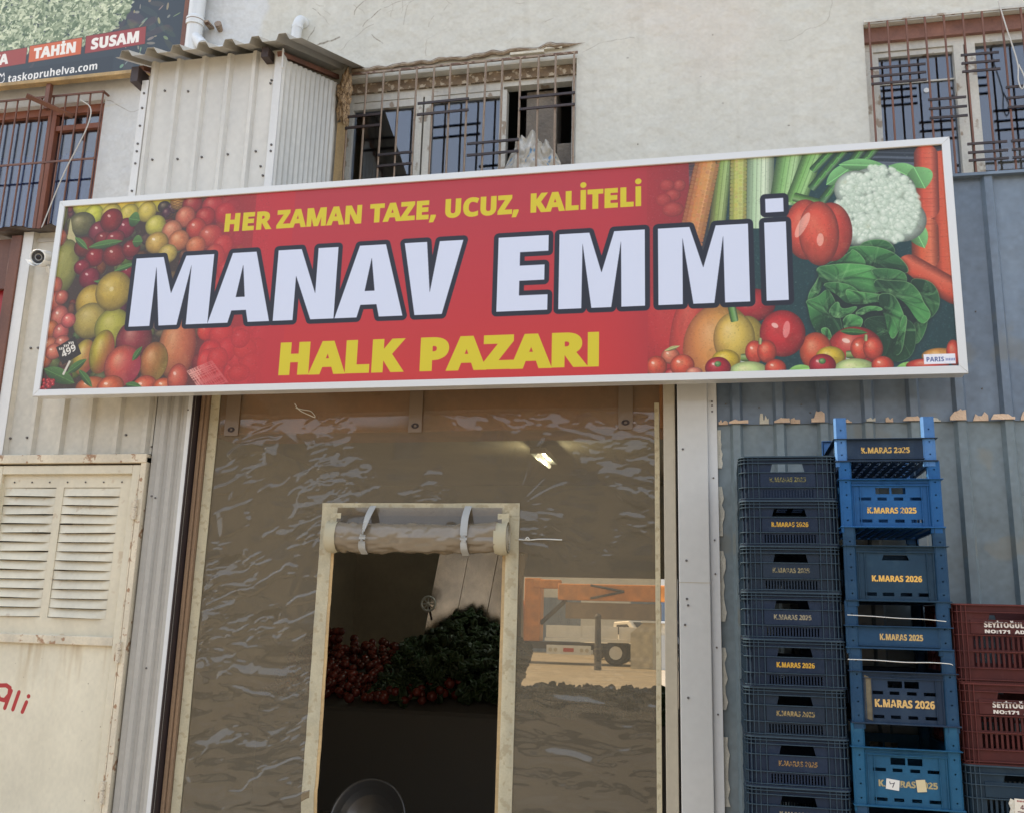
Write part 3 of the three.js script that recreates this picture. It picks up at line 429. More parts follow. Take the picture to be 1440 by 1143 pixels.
    ball(1662 + dx, 425, 19, 24, [206, 72, 48], { spec: 1 }); ball(1686 + dx, 425, 19, 24, [206, 70, 48]); stalk(1674 + dx, 396, 1673 + dx, 410, 3.5, [150, 160, 96]);
    ball(1649 + dx, 466, 40, 22, [188, 206, 132], { hi: .5 }); ball(1588 + dx, 456, 26, 23, [166, 22, 38], { spec: 1 }); ball(1588 + dx, 448, 7, 6, [90, 140, 74]); ball(1702 + dx, 460, 21, 19, [204, 66, 44], { spec: 1 });
    leaf(1750 + dx, 464, 24, 11, -.1, [122, 166, 84]);
  };
  smallRow(0, true); smallRow(205, false);
  ball(2014, 444, 34, 16, [204, 140, 60]); ball(2040, 438, 14, 26, [200, 66, 46]); ball(1990, 462, 40, 14, [196, 62, 44]);
  c.fillStyle = '#e9e9ee'; c.fillRect(1984, 440, 58, 20); c.fillStyle = '#2b3a78'; c.font = 'bold 12px sans-serif'; c.textAlign = 'left'; c.fillText('PARIS', 1988, 455); c.fillStyle = '#7b86b6'; for (let k = 0; k < 6; k++) c.fillRect(2024 + k * 3, 449, 2, 5);
  c.restore();
  for (let k = 0; k < 26000; k++) { const x = R() < .5 ? R() * 560 : 1445 + R() * 603; c.fillStyle = R() < .5 ? `rgba(20,16,10,${R() * .13})` : `rgba(255,246,220,${R() * .10})`; c.fillRect(x, R() * h, 1 + R() * 2.5, 1 + R() * 1.5); }
  const fr = c.createLinearGradient(1340, 0, 1450, 0); fr.addColorStop(0, 'rgba(184,38,44,0)'); fr.addColorStop(1, 'rgba(164,40,44,.75)'); c.fillStyle = fr; c.fillRect(1340, 0, 105, h);
  // lettering: each word fitted to its own width and height
  const yel = '#d2c012';
  const run = (t, x0, x1, top, base, fill, bold) => {     // a word whose I and İ are plain bars
    c.save(); c.font = 'bold 200px sans-serif'; c.textAlign = 'left'; c.fillStyle = c.strokeStyle = fill; c.lineWidth = bold; c.lineJoin = 'miter'; c.miterLimit = 3;
    const adv = [...t].map((ch) => 'Iİ'.includes(ch) ? 64 : c.measureText(ch).width), total = adv.reduce((p, q) => p + q, 0) - 20;
    c.translate(x0, base); c.scale((x1 - x0) / total, (base - top) / (143 + bold)); c.translate(-10, -bold / 2);
    [...t].forEach((ch, k) => { if ('Iİ'.includes(ch)) { c.fillRect(12, -143 - bold / 2, 40, 143 + bold); if (ch === 'İ') { c.beginPath(); c.arc(32, -188, 23, 0, 7); c.fill(); } } else { c.strokeText(ch, 0, 0); c.fillText(ch, 0, 0); } c.translate(adv[k], 0); });
    c.restore();
  };
  for (const [t, a, b] of [['HER', 443, 559], ['ZAMAN', 581, 790], ['TAZE,', 813, 968], ['UCUZ,', 990, 1160], ['KALİTELİ', 1187, 1433]]) run(t, a, b, 48, 94, yel, 12);
  for (const [t, a, b] of [['HALK', 614, 898], ['PAZARI', 948, 1344]]) run(t, a, b, 371, 446, yel, 16);
  // big letters as heavy block shapes in a dark outline
  const glyph = {
    M: [[[0, 0], [.27, 0], [.275, .86], [.385, 0], [.615, 0], [.725, .86], [.73, 0], [1, 0], [1, 1], [.645, 1], [.5, .46], [.355, 1], [0, 1]]],
    A: [[[0, 0], [.31, 1], [.70, 1], [1, 0], [.655, 0], [.61, .17], [.375, .17], [.33, 0]], [[.425, .36], [.57, .36], [.50, .82]]],
    N: [[[0, 0], [.33, 0], [.33, .62], [.62, 0], [1, 0], [1, 1], [.67, 1], [.67, .36], [.39, 1], [0, 1]]],
    V: [[[0, 1], [.385, 1], [.47, .30], [.60, 1], [1, 1], [.69, 0], [.23, 0]]],
    E: [[[0, 0], [1, 0], [1, .205], [.44, .205], [.44, .40], [.93, .40], [.93, .605], [.44, .605], [.44, .785], [1, .785], [1, 1], [0, 1]]],
    I: [[[0, 0], [1, 0], [1, 1], [0, 1]], [[.08, 1.13], [.92, 1.13], [.92, 1.31], [.08, 1.31]]],
  };
  const bigs = [['M', 218, 424], ['A', 424, 580], ['N', 589, 738], ['A', 740, 902], ['V', 898, 1036], ['E', 1117, 1230], ['M', 1254, 1440], ['M', 1468, 1656], ['I', 1689, 1733]];
  for (const pass of [0, 1]) for (const [ch, a, b] of bigs) {
    c.beginPath(); for (const loop of glyph[ch]) { loop.forEach(([x, y], k) => { const px = lerp(a, b, x), py = 318 - y * 170; k ? c.lineTo(px, py) : c.moveTo(px, py); }); c.closePath(); }
    if (!pass) { c.strokeStyle = '#0b0e20'; c.lineWidth = 21; c.lineJoin = 'round'; c.stroke(); c.fillStyle = '#0b0e20'; c.fill(); } else { c.fillStyle = '#d2d9ea'; c.fill('evenodd'); }
  }
});
{
  const s = thing('shop_sign', 'long red fruit and vegetable shop sign with white lettering, above the plastic curtain', 'shop sign', [-1.279, 2.733, .175]);
  const W = 4.80, H = 1.158, f = .034;
  part('box', bx(-W / 2 + .004, W / 2 - .004, .004, H - .004, -.02, .062), M.trim, s);
  const fr = (pts) => new THREE.ExtrudeGeometry(poly(pts), { depth: .02, bevelEnabled: true, bevelSize: .002, bevelThickness: .002, bevelSegments: 1 }).translate(0, 0, .055);
  const a = W / 2, g = .0006;
  part('frame_profile', uvm(fr([[-a, 0], [a, 0], [a - f, f - g], [-a + f, f - g]])), M.aluminium, s); part('frame_profile', uvm(fr([[-a, H], [-a + f, H - f + g], [a - f, H - f + g], [a, H]])), M.aluminium, s);
  part('frame_profile', uvm(fr([[-a, .004], [-a + f - g, f + .003], [-a + f - g, H - f - .003], [-a, H - .004]])), M.aluminium, s); part('frame_profile', uvm(fr([[a, .004], [a, H - .004], [a - f + g, H - f - .003], [a - f + g, f + .003]])), M.aluminium, s);
  const face = part('printed_face', new THREE.PlaneGeometry(W - 2 * f + .004, H - 2 * f + .006).translate(0, H / 2, .066), phys({ map: printTex, roughness: .5, clearcoat: .22, clearcoatRoughness: .32 }), s);
  for (const x of [-1.9, -.6, .7, 2.0]) part('bracket', [bx(x - .02, x + .02, .1, .14, -.16, -.021), bx(x - .02, x + .02, H - .14, H - .1, -.16, -.021)], M.darkBar, s);
}

// ───────── sheet metal bay with its canopy ─────────
{
  const b = thing('sheet_metal_bay', 'projecting bay clad in white ribbed sheet metal under a small ribbed canopy', 'bay', [-2.93, 3.785, 0]);
  const y = 3.785, L = (g) => g.translate(2.93, -y, 0);
  part('front_sheet', L(sheet(.892, 1.135, .170, .05, .022, .022, .03).translate(-3.385, y, -.022)), M.whiteSheet, b);
  // side sheet runs back to the wall; its top follows the slope of the canopy
  const p = []; for (let z = 0, k = 0; z < .82; z += .068, k++) p.push([z, 0], [z + .018, .014], [z + .04, .014], [z + .058, 0]); p.push([.845, 0]);
  const sg = uvm(new THREE.ExtrudeGeometry(poly([...p, ...p.slice().reverse().map(([a, c]) => [a, c - .0015])]), { depth: 1.06, bevelEnabled: false }).rotateX(Math.PI / 2).translate(0, 1.06, 0).rotateY(Math.PI / 2));
  { const q = sg.attributes.position; for (let i = 0; i < q.count; i++) if (q.getY(i) > .5) q.setY(i, 1.06 - q.getZ(i) * .40); }
  part('side_sheet', L(sg.translate(-2.492, y, -.003)), M.whiteSheet, b);
  part('side_sheet', L(bx(-3.388, -3.386, y, y + 1.05, UP, -.024)), M.whiteSheet, b);
  part('corner_trim', L(join([rbx(-2.535, -2.487, y, 4.875, -.001, .004, .0015), bx(-2.491, -2.487, y, 4.88, -.05, .0)])), M.trim, b);
  part('corner_trim', L(join([rbx(-3.418, -3.372, y, 4.79, -.001, .004, .0015), bx(-3.418, -3.414, y, 4.79, -.05, .0)])), M.trim, b);
  const cn = sheet(1.22, 1.10, .172, .085, .045, .036, .07);   // canopy: ribs run from the wall down to the front edge
  cn.rotateX(-Math.PI / 2 + Math.atan(.41 / .97)).translate(-3.535, 4.885, .125);
  part('canopy_sheet', L(cn), M.greySheet, b);
  part('canopy_rafter', L(bx(-2.60, -2.555, 4.83, 4.895, -.02, .06)), M.darkBar, b); part('canopy_rafter', L(bx(-3.47, -3.42, 4.76, 4.86, -.06, .05)), M.darkBar, b);
  part('canopy_purlin', L(bx(-3.40, -2.51, 4.862, 4.895, -.075, -.040)), M.darkBar, b);
  for (const x of [-2.505, -3.43]) part('rafter_iron', L(bar(V(x, 4.872, .012), V(x, 5.23, UP + .02), .03)), M.brownSteel, b);
  part('hook', L(tube([V(-2.475, 4.89, .03), V(-2.473, 4.80, .03), V(-2.468, 4.76, .034), V(-2.458, 4.765, .036)], .006, 16, 6)), M.trim, b);
  const S = [], s = (x, yy) => S.push(new THREE.CylinderGeometry(.006, .0075, .008, 8).rotateX(Math.PI / 2).translate(x + 2.93, yy - y, -.018));
  for (const [x, yy] of [[-3.27, 4.72], [-3.11, 4.70], [-2.56, 4.72], [-2.565, 4.70], [-3.30, 4.26], [-3.13, 4.25], [-2.97, 4.25], [-2.80, 4.255], [-2.62, 4.26], [-2.56, 4.1], [-2.58, 4.16]]) s(x, yy);
  for (const yy of [4.70, 4.60, 4.48, 4.36, 4.31, 4.23, 4.05]) S.push(new THREE.CylinderGeometry(.007, .008, .006, 8).rotateX(Math.PI / 2).translate(-3.395 + 2.93, yy - y, .006));
  for (const yy of [4.28, 4.24]) S.push(new THREE.CylinderGeometry(.007, .008, .006, 8).rotateX(Math.PI / 2).translate(-2.51 + 2.93, yy - y, .006));
  part('screws', S, M.screw, b).userData.kind = 'stuff';
}
// rough timber and foam closing the gap beside the bay
single('timber_batten', join([bar(V(-2.44, 3.80, UP + .035), V(-2.435, 4.86, UP + .035), .055, .04)]), M.wood, 'weathered timber batten standing between the bay and the cluttered window', 'batten');
{
  const g = new THREE.IcosahedronGeometry(1, 5), p = g.attributes.position;
  for (let i = 0; i < p.count; i++) { const x = p.getX(i), y = p.getY(i), z = p.getZ(i), k = .35 + 1.3 * fbm(x * 4.2 + 5, y * 9 + z * 3, 6, 5); p.setXYZ(i, x * .045 * k, y * .20 * k, z * .05 * k); }
  g.computeVertexNormals();
  single('foam_lump', g.translate(-2.425, 5.05, UP + .05), std({ map: mottle([176, 150, 116], .3, .12, 48, 1, { at: .52, f: 9, c: [98, 78, 58], a: .8 }), roughness: .95 }), 'crumbling tan foam filling the gap between the bay and the cluttered window', 'foam');
}
// ───────── billboard at the upper left ─────────
{
  const t = canvasTex(1024, 512, (c, w, h) => {
    const R = rng(21), S = w / 2.0, X = (x) => (x + 5.66) * S, Y = (y) => (6.38 - y) * S;   // 2 m x 1 m, metres to pixels
    c.fillStyle = '#26323a'; c.fillRect(0, 0, w, h);
    for (let k = 0; k < 90; k++) { c.fillStyle = `rgba(${60 + R() * 50},${62 + R() * 40},${52 + R() * 30},.35)`; c.beginPath(); c.ellipse(R() * w, R() * h, 14 + R() * 50, 6 + R() * 16, R() * 3, 0, 7); c.fill(); }
    for (let k = 0; k < 60; k++) { c.fillStyle = `rgba(${150 + R() * 70},${150 + R() * 60},${120 + R() * 40},.6)`; c.save(); c.translate(X(-4.3 + R() * .62), Y(5.4 + R() * .8)); c.rotate(R() * 6); c.beginPath(); c.ellipse(0, 0, 4 + R() * 14, 2 + R() * 4, 0, 0, 7); c.fill(); c.restore(); }
    // heap of pale crumbled halva
    for (let k = 0; k < 5200; k++) {
      const a = R() * 6.28, q = Math.sqrt(R()), x = X(-4.78) + Math.cos(a) * q * .66 * S, y = Y(5.95) + Math.sin(a) * q * .36 * S, v = R();
      c.save(); c.translate(x, y); c.rotate(R() * 3.1); const s = 4 + R() * 13; c.fillStyle = `rgba(${Math.round(lerp(70, 228, v))},${Math.round(lerp(92, 232, v))},${Math.round(lerp(56, 196, v))},.85)`; c.beginPath(); c.ellipse(0, 0, s, s * .38, 0, 0, 7); c.fill(); c.restore();
    }
    const tag = (txt, x0, x1, y0, y1, col) => { c.save(); c.translate(X(x0), Y(y0)); c.rotate(-.055); const ww = (x1 - x0) * S, hh = (y1 - y0) * S; c.fillStyle = col; c.fillRect(0, -hh, ww, hh); c.strokeStyle = 'rgba(70,30,20,.6)'; c.lineWidth = 3; c.strokeRect(0, -hh, ww, hh); c.fillStyle = '#eee9df'; c.font = `bold ${Math.round(hh * .82)}px sans-serif`; c.textAlign = 'center'; c.strokeStyle = '#eee9df'; c.lineWidth = 4; c.strokeText(txt, ww / 2, -hh * .2, ww * .86); c.fillText(txt, ww / 2, -hh * .2, ww * .86); c.restore(); };
    tag('HELVA', -5.6, -4.945, 5.49, 5.625, '#9c3a2e'); tag('TAHİN', -4.925, -4.485, 5.53, 5.67, '#cc5f2c'); tag('SUSAM', -4.455, -3.965, 5.555, 5.70, '#96332e');
    c.save(); c.translate(X(-5.18), Y(5.37)); c.rotate(-.045); c.fillStyle = '#1f2a33'; c.fillRect(-40, -52, 540, 66); c.fillStyle = '#ece9e2'; c.font = 'bold 44px sans-serif'; c.fillText('taskopruhelva.com', 52, -4, 385); c.strokeStyle = '#ece9e2'; c.lineWidth = 4; c.beginPath(); c.arc(24, -20, 13, -.6, 3.7); c.stroke(); c.beginPath(); c.moveTo(12, -34); c.lineTo(18, -46); c.lineTo(24, -34); c.lineTo(32, -46); c.lineTo(36, -32); c.stroke(); c.restore();
  });
  const s = thing('billboard', 'printed food billboard in a brown metal frame, above the brown window', 'billboard', [-4.66, 5.38, UP + .10]);
  part('printed_panel', new THREE.PlaneGeometry(2.0, 1.0).translate(0, .5, .021), phys({ map: t, roughness: .45, clearcoat: .3, clearcoatRoughness: .25 }), s);
  part('backing', bx(-1.0, 1.0, 0, 1.0, -.02, .02), M.wood, s);
  part('frame_side', rbx(.985, 1.02, -.02, 1.03, -.03, .035, .004), M.brownSteel, s);
  part('frame_foot', rbx(-1.0, .985, -.028, .002, -.03, .028, .004), M.wood, s);
  part('support', [bar(V(-.075, -.23, -.01), V(-.075, -.03, -.01), .034), bar(V(-.13, -.20, .14), V(.08, -.25, -.10), .03)], M.brownSteel, s);
}
// ───────── pipes, cables, camera ─────────
{
  const z = UP + .09, d = thing('drain_pipe', 'white plastic downpipe with a branch fitting on the wall behind the canopy', 'pipe', [-3.60, 5.3, z]);
  part('pipe', [rod(V(0, 0, 0), V(0, 2.2, 0), .058, .058, 24)], M.pvc, d);
  for (const y of [.10, .40]) part('collar', [rod(V(0, y, 0), V(0, y + .055, 0), .067, .067, 24), rod(V(0, y + .055, 0), V(0, y + .068, 0), .067, .060, 24)], M.pvc, d);
  part('branch', [rod(V(.02, .30, .01), V(.10, .215, .03), .045, .045, 16), tube([V(.09, .225, .03), V(.13, .18, .03), V(.16, .172, .03)], .034, 12, 12)], M.pvc, d);
  part('pipe_clip', [bx(.06, .10, .43, .445, -.09, .0), new THREE.TorusGeometry(.063, .006, 6, 24).rotateX(Math.PI / 2).translate(0, .437, 0), rod(V(.15, .415, -.09), V(.16, .43, -.03), .02, .026, 12)], M.creamBar, d);
  const h = thing('waste_pipe', 'thin white plastic pipe lying along the wall behind the canopy', 'pipe', [-3.44, 5.47, UP + .12]);
  part('pipe', [rod(V(0, 0, 0), V(.58, -.015, 0), .031, .031, 16)], M.pvc, h); part('collar', [rod(V(0, 0, 0), V(.05, -.001, 0), .039, .039, 16)], M.pvc, h);
  const v = thing('vent_pipe', 'short white elbow pipe coming out of the cracked plaster', 'pipe', [-2.83, 5.40, UP + .07]);
  part('pipe', [tube([V(0, 0, 0), V(.012, .12, 0), V(.024, .25, -.0), V(.032, .285, -.02), V(.036, .29, -.07)], .036, 40, 16)], M.pvc, v); part('collar', [rod(V(.019, .205, 0), V(.021, .225, 0), .041, .041, 16)], M.pvc, v);
}
single('hanging_cable', tube([V(-4.46, 5.20, UP + .09), V(-4.36, 5.12, UP + .10), V(-4.36, 5.0, UP + .10), V(-4.5, 4.6, UP + .11), V(-4.62, 4.15, UP + .12)], .0045, 50, 6), M.wire, 'thin pale cable hanging across the brown window grille', 'cable');
single('hanging_wire', join([tube([V(1.72, 5.30, UP + .04), V(1.75, 5.1, UP + .05), V(1.79, 4.86, UP + .05), V(1.785, 4.75, UP + .05), V(1.80, 4.70, UP + .05), V(1.82, 4.76, UP + .05), V(1.795, 4.86, UP + .05)], .004, 60, 6)]), M.wire, 'pale wire with a loop hanging in front of the white window', 'wire');
{
  const k = thing('security_camera', 'small white bullet security camera beside the end of the red sign', 'camera', [-3.83, 3.56, .01]);
  part('mount', [rod(V(.0, -.035, .0), V(.0, -.035, .016), .038, .034, 20), tube([V(0, -.035, .01), V(0, -.04, .05), V(-.012, .005, .075)], .013, 12, 8)], M.pvc, k);
  const body = sub('body', k); body.position.set(-.03, .045, .11); body.rotation.set(.30, .30, 0, 'YXZ'); body.scale.setScalar(1.5);
  part('shell', new THREE.LatheGeometry([[0, -.07], [.026, -.068], [.031, -.06], [.031, .03], [.029, .036], [.026, .036], [.026, .024], [0, .024]].map((q) => new THREE.Vector2(...q)), 24).rotateX(Math.PI / 2), M.pvc, body);
  part('led_ring', new THREE.TorusGeometry(.0195, .0055, 8, 24).translate(0, 0, .027), std({ color: lin(.03, .03, .03), roughness: .3 }), body);
  part('lens', new THREE.SphereGeometry(.010, 16, 10).scale(1, 1, .5).translate(0, 0, .027), phys({ color: lin(.01, .01, .015), roughness: .05 }), body);
  const hood = new THREE.CylinderGeometry(.036, .036, .13, 24, 1, true, Math.PI * .5 + .35, Math.PI - .7).rotateX(Math.PI / 2).rotateZ(Math.PI); part('hood', uvm(hood.translate(0, 0, .0)), phys({ color: 0xf0f1f0, roughness: .3, side: THREE.DoubleSide }), body);
  single('camera_cable', tube([V(-3.82, 3.59, .05), V(-3.78, 3.63, .03), V(-3.72, 3.645, .03), V(-3.66, 3.64, .06)], .004, 24, 6), M.cable, 'thin black cable running from the security camera behind the sign', 'cable');
}
// ───────── louvred metal door ─────────
{
  const d = thing('metal_door', 'cream painted metal door with louvres and rust, left of the plastic curtain', 'door', [-3.57, .05, 0]);
  const L = (g) => g.translate(3.57, -.05, 0);
  part('frame', L(join([rbx(-3.112, -3.078, .05, 2.43, -.04, .03, .004), rbx(-4.09, -4.055, .05, 2.43, -.04, .03, .004), rbx(-4.09, -3.078, 2.395, 2.445, -.04, .036, .004)])), M.rustyPaint, d);
  part('leaf_frame', L(join([rbx(-3.168, -3.117, .07, 2.385, -.03, .018, .004), rbx(-4.05, -4.0, .07, 2.385, -.03, .018, .004), rbx(-4.0, -3.168, 2.335, 2.385, -.03, .0175, .004)])), M.doorPaint, d);
  part('middle_rail', L(rbx(-4.0, -3.168, 1.405, 1.452, -.03, .0185, .004)), M.rustyPaint, d);
  part('hinge_strip', L(join([rbx(-3.124, -3.116, .07, 2.33, .0185, .026, .002)])), M.rustyPaint, d);
  const cols = [[-3.605, -3.245], [-4.02 + .03, -3.652]], y0 = 1.545, y1 = 2.262, n = 14;
  part('upper_panel', L(slab(rect(-4.0, -3.168, 1.452, 2.335), cols.map(([a, b]) => rect(a, b, y0, y1)), -.012, -.008)), M.doorPaint, d);
  const pitch = (y1 - y0) / n;
  for (const [a, b] of cols) for (let k = 0; k < n; k++) {
    const w = b - a, g = new THREE.BoxGeometry(w, pitch * .93, .002, 8, 3, 1), p = g.attributes.position, R = rng(900 + k * 7 + Math.round(a * 100));
    const bend = (R() - .5) * .004, tilt = .020 + R() * .006;
    for (let i = 0; i < p.count; i++) { const t = p.getY(i) / pitch + .5, e = 1 - Math.pow(Math.abs(p.getX(i)) / (w / 2), 10); p.setZ(i, p.getZ(i) + lerp(-.012, -.010, 1 - e) + (1 - t) * tilt * e + bend * p.getX(i) / w * 2); p.setY(i, p.getY(i) + bend * p.getX(i) / w * 3); }
    g.computeVertexNormals();
    part('louvre_slat', L(uvm(g.translate((a + b) / 2, y0 + pitch * (k + .5), -.004))), M.doorPaint, d);
  }
  // lower panel: rust run below the rail, end of a painted word
  const lt = canvasTex(512, 768, (c, w, h) => {
    const im = c.createImageData(w, h);
    for (let j = 0; j < h; j++) for (let i = 0; i < w; i++) { const u = i / w, v = j / h, k = 1 + .12 * (fbm(u * 4, v * 5, 61, 5) - .5) + .05 * (fbm(u * 60, v * 60, 62, 2) - .5), q = (j * w + i) * 4, s = sstep(.5, .85, fbm(u * 16, v * 2.2, 63, 4)) * sstep(.30, .0, v) * .55; im.data[q] = lerp(212 * k, 158, s); im.data[q + 1] = lerp(204 * k, 132, s); im.data[q + 2] = lerp(180 * k, 94, s); im.data[q + 3] = 255; }
    c.putImageData(im, 0, 0);
    const S = w / .84, X = (x) => (x + 4.0) * S, Y = (y) => h - (y - .12) * h / 1.285; c.strokeStyle = '#a8282a'; c.lineCap = 'round'; c.lineJoin = 'round'; c.lineWidth = 13;
    const st = (pts) => { c.beginPath(); pts.forEach(([x, y], k) => k ? c.lineTo(X(x), Y(y)) : c.moveTo(X(x), Y(y))); c.stroke(); };
    st([[-3.845, 1.175], [-3.80, 1.178], [-3.775, 1.165], [-3.775, 1.13], [-3.785, 1.09]]); st([[-3.775, 1.13], [-3.80, 1.10], [-3.83, 1.105], [-3.85, 1.13]]); st([[-3.765, 1.15], [-3.79, 1.06]].slice(0)); st([[-3.715, 1.145], [-3.738, 1.055]]); st([[-3.66, 1.095], [-3.677, 1.045]]); st([[-3.652, 1.127], [-3.651, 1.126]]); st([[-3.93, 1.19], [-3.94, 1.07]]); st([[-3.97, 1.19], [-3.92, 1.19]]);
    const R = rng(33); for (let k = 0; k < 30; k++) { c.fillStyle = `rgba(90,70,50,${.2 + R() * .3})`; c.beginPath(); c.arc(R() * w, R() * h, .8 + R() * 1.6, 0, 7); c.fill(); }
  });
  const lp = new THREE.PlaneGeometry(.832, 1.285); part('lower_panel', L(join([uvm(bx(-4.0, -3.168, .12, 1.405, -.012, -.008))])), M.doorPaint, d);
  part('panel_face', L(lp.translate(-3.584, .7625, -.0072)), phys({ map: lt, roughness: .42, clearcoat: .12, clearcoatRoughness: .3, bumpMap: dent, bumpScale: .003 }), d);
  for (const y of [2.14, 1.38, .68]) { const h = part('hinge', L(join([rod(V(-3.113, y - .06, .036), V(-3.113, y + .005, .036), .013, .013, 12), rod(V(-3.113, y + .008, .036), V(-3.113, y + .05, .036), .0135, .0135, 12), bx(-3.145, -3.113, y - .05, y + .04, .019, .026)])), M.rustyPaint, d); }
  part('rivets', [...Array(7)].map((_, k) => L(new THREE.SphereGeometry(.005, 8, 6).translate(-3.93 + k * .115, 2.292, -.006))), M.screw, d).userData.kind = 'stuff';
}
// ───────── plastic strip curtain with a rolled up flap ─────────
{
  const z0 = -.085, d = thing('plastic_curtain', 'wrinkled clear plastic curtain with tape edges and a rolled up door flap', 'curtain', [-1.53, .05, z0]);
  const L = (g) => g.translate(1.53, -.05, 0);
  const X0 = -2.765, X1 = -.268, Y0 = .07, Y1 = 2.87, hx0 = -2.02, hx1 = -1.01, hy1 = 2.155;
  const film = phys({ color: lin(.50, .42, .29), roughness: .04, transmission: .77, thickness: 0, ior: 1.55 });
  const nx = 430, ny = 480, pos = [], uv = [], id = [];
  const ridge = (x, y, s) => 1 - Math.abs(2 * fbm(x, y, s, 3) - 1);
  const cell = (x, y, s) => { let m = 9; const xi = Math.floor(x), yi = Math.floor(y); for (let j = -1; j < 2; j++) for (let i = -1; i < 2; i++) m = Math.min(m, Math.hypot(xi + i + hash2(xi + i, yi + j, s) - x, yi + j + hash2(xi + i, yi + j, s + 9) - y)); return m; };   // creased facets
  const relief = (x, y) => {
    const warp = (fbm(x * 1.7, y * 1.7, 101, 3) - .5) * .5, k = fbm(x * 1.3 + 7, y * 1.1, 102, 2);
    const calm = sstep(.0, .10, x - X0) * sstep(0, .05, X1 - x) * sstep(2.72, 2.45, y) * (1 - .82 * sstep(-1.05, -.9, x) * sstep(1.42, 1.52, y) * sstep(1.95, 1.85, y));
    const low = sstep(1.55, 1.15, y), left = sstep(-1.7, -2.1, x), wx = x + .05 * (fbm(x * 5, y * 5, 112, 3) - .5), wy = y + .06 * (fbm(x * 4 + 9, y * 5, 113, 3) - .5);
    // broad drapes low down, then scattered creased facets and raised welts with flat film between them
    let h = .008 * (fbm(x * 1.1, y * 2.2, 106, 2) - .5) + (.0012 + .013 * low) * (fbm(wx * 1.5, wy * 7, 103, 2) - .5) * 2 * (.4 + k) + .013 * low * (ridge(wx * 1.4, wy * 5.5, 115) - .6) + .005 * low * (cell(wx * 4, wy * 15, 116) - .5);
    const patch = sstep(.50, .60, fbm(x * 2.4 + 3, y * 3.4, 107, 3)) * (.55 + .45 * left), fine = sstep(.48, .62, fbm(x * 3.1 + 40, y * 2.6, 114, 3)) * (.5 + .7 * left);
    const tilt = x < -1.5 ? -.35 : .3;
    h += patch * .0085 * (cell(wx * 5, (wy + wx * tilt) * 12, 110) - .5);
    h += .0042 * fine * sstep(.50, .60, fbm(wx * 6 + wy * 2 * tilt, (wy + wx * tilt) * 19, 104, 3)) + .0026 * patch * sstep(.52, .60, fbm(wx * 13, wy * 34, 108, 2));
    // folds pulling away from the corners of the doorway
    for (const [cx, s] of [[hx0, -1], [hx1, 1]]) { const dx = (x - cx) * s, dy = y - hy1, r = Math.hypot(dx, dy); if (dx > -.1) h += .007 * (ridge(Math.atan2(dy, dx) * 3.1 + warp * 3, r * 1.6, 109 + s) - .55) * Math.exp(-r * 2.6) * sstep(.03, .15, r); }
    return h * calm + .008 * (fbm(x * .8, y * .9, 105, 2) - .5);
  };
  for (let j = 0; j <= ny; j++) for (let i = 0; i <= nx; i++) { const x = lerp(X0, X1, i / nx), y = lerp(Y0, Y1, j / ny); pos.push(x, y, relief(x, y)); uv.push(x, y); }
  for (let j = 0; j < ny; j++) for (let i = 0; i < nx; i++) { const x = lerp(X0, X1, (i + .5) / nx), y = lerp(Y0, Y1, (j + .5) / ny); if (x > hx0 && x < hx1 && y < hy1) continue; const a = j * (nx + 1) + i; id.push(a, a + 1, a + nx + 2, a, a + nx + 2, a + nx + 1); }
  const g = new THREE.BufferGeometry(); g.setAttribute('position', new THREE.Float32BufferAttribute(pos, 3)); g.setAttribute('uv', new THREE.Float32BufferAttribute(uv, 2)); g.setIndex(id); g.computeVertexNormals();
  part('film', L(g), film, d);
  // sewn tape: strips that follow the film
  const strip = (x0, x1, y0, y1, off = .006) => { const h = x1 - x0 < y1 - y0, a = new THREE.BoxGeometry(x1 - x0, y1 - y0, .005, h ? 2 : 60, h ? 90 : 2, 1).translate((x0 + x1) / 2, (y0 + y1) / 2, off), p = a.attributes.position; for (let i = 0; i < p.count; i++) { const w = .004 * (fbm(p.getX(i) * 5, p.getY(i) * 5, 55, 3) - .5); p.setZ(i, p.getZ(i) + relief(p.getX(i), p.getY(i)) * .6); p.setX(i, p.getX(i) + (h ? w : 0)); p.setY(i, p.getY(i) + (h ? 0 : w)); } a.computeVertexNormals(); return L(uvm(a)); };
  part('edge_tape', strip(-2.782, -2.728, .06, 2.875), M.tape, d); part('edge_tape', strip(-.294, -.270, .06, 2.70), M.tape, d);
  part('door_tape', strip(-2.066, -1.998, .06, 2.12, .004), M.tape, d); part('door_tape', strip(-1.052, -.984, .06, 2.12, .004), M.tape, d); part('door_tape', strip(-2.066, -.984, 2.12, 2.186, .004), M.tape, d);
  part('hook_tape', strip(-1.998, -1.982, .10, 1.95, .002), M.wood, d); part('hook_tape', strip(-1.068, -1.052, .10, 1.95, .002), M.wood, d);
  for (const [x0, x1, y0] of [[-2.685, -2.60, 2.56], [-1.605, -1.53, 2.565], [-.478, -.404, 2.565]]) {
    const t = part('hanging_tab', L(rbx(x0, x1, y0, 2.86, .006, .0085, .001)), phys({ color: lin(.30, .215, .14), roughness: .3, transmission: .35, thickness: 0 }), d);
    part('eyelet', L(new THREE.TorusGeometry(.015, .006, 6, 20).scale(1, .7, 1).translate((x0 + x1) / 2, y0 + .035, .010)), M.darkBar, t);
  }
  // the flap: film wound up with its two taped ends and straps
  const spiral = (r0, turns, rr) => { const p = []; for (let k = 0; k <= 90; k++) { const a = k / 90 * turns * 6.283, r = r0 + (rr - r0) * k / 90; p.push([Math.cos(a) * r, Math.sin(a) * r]); } return p; };
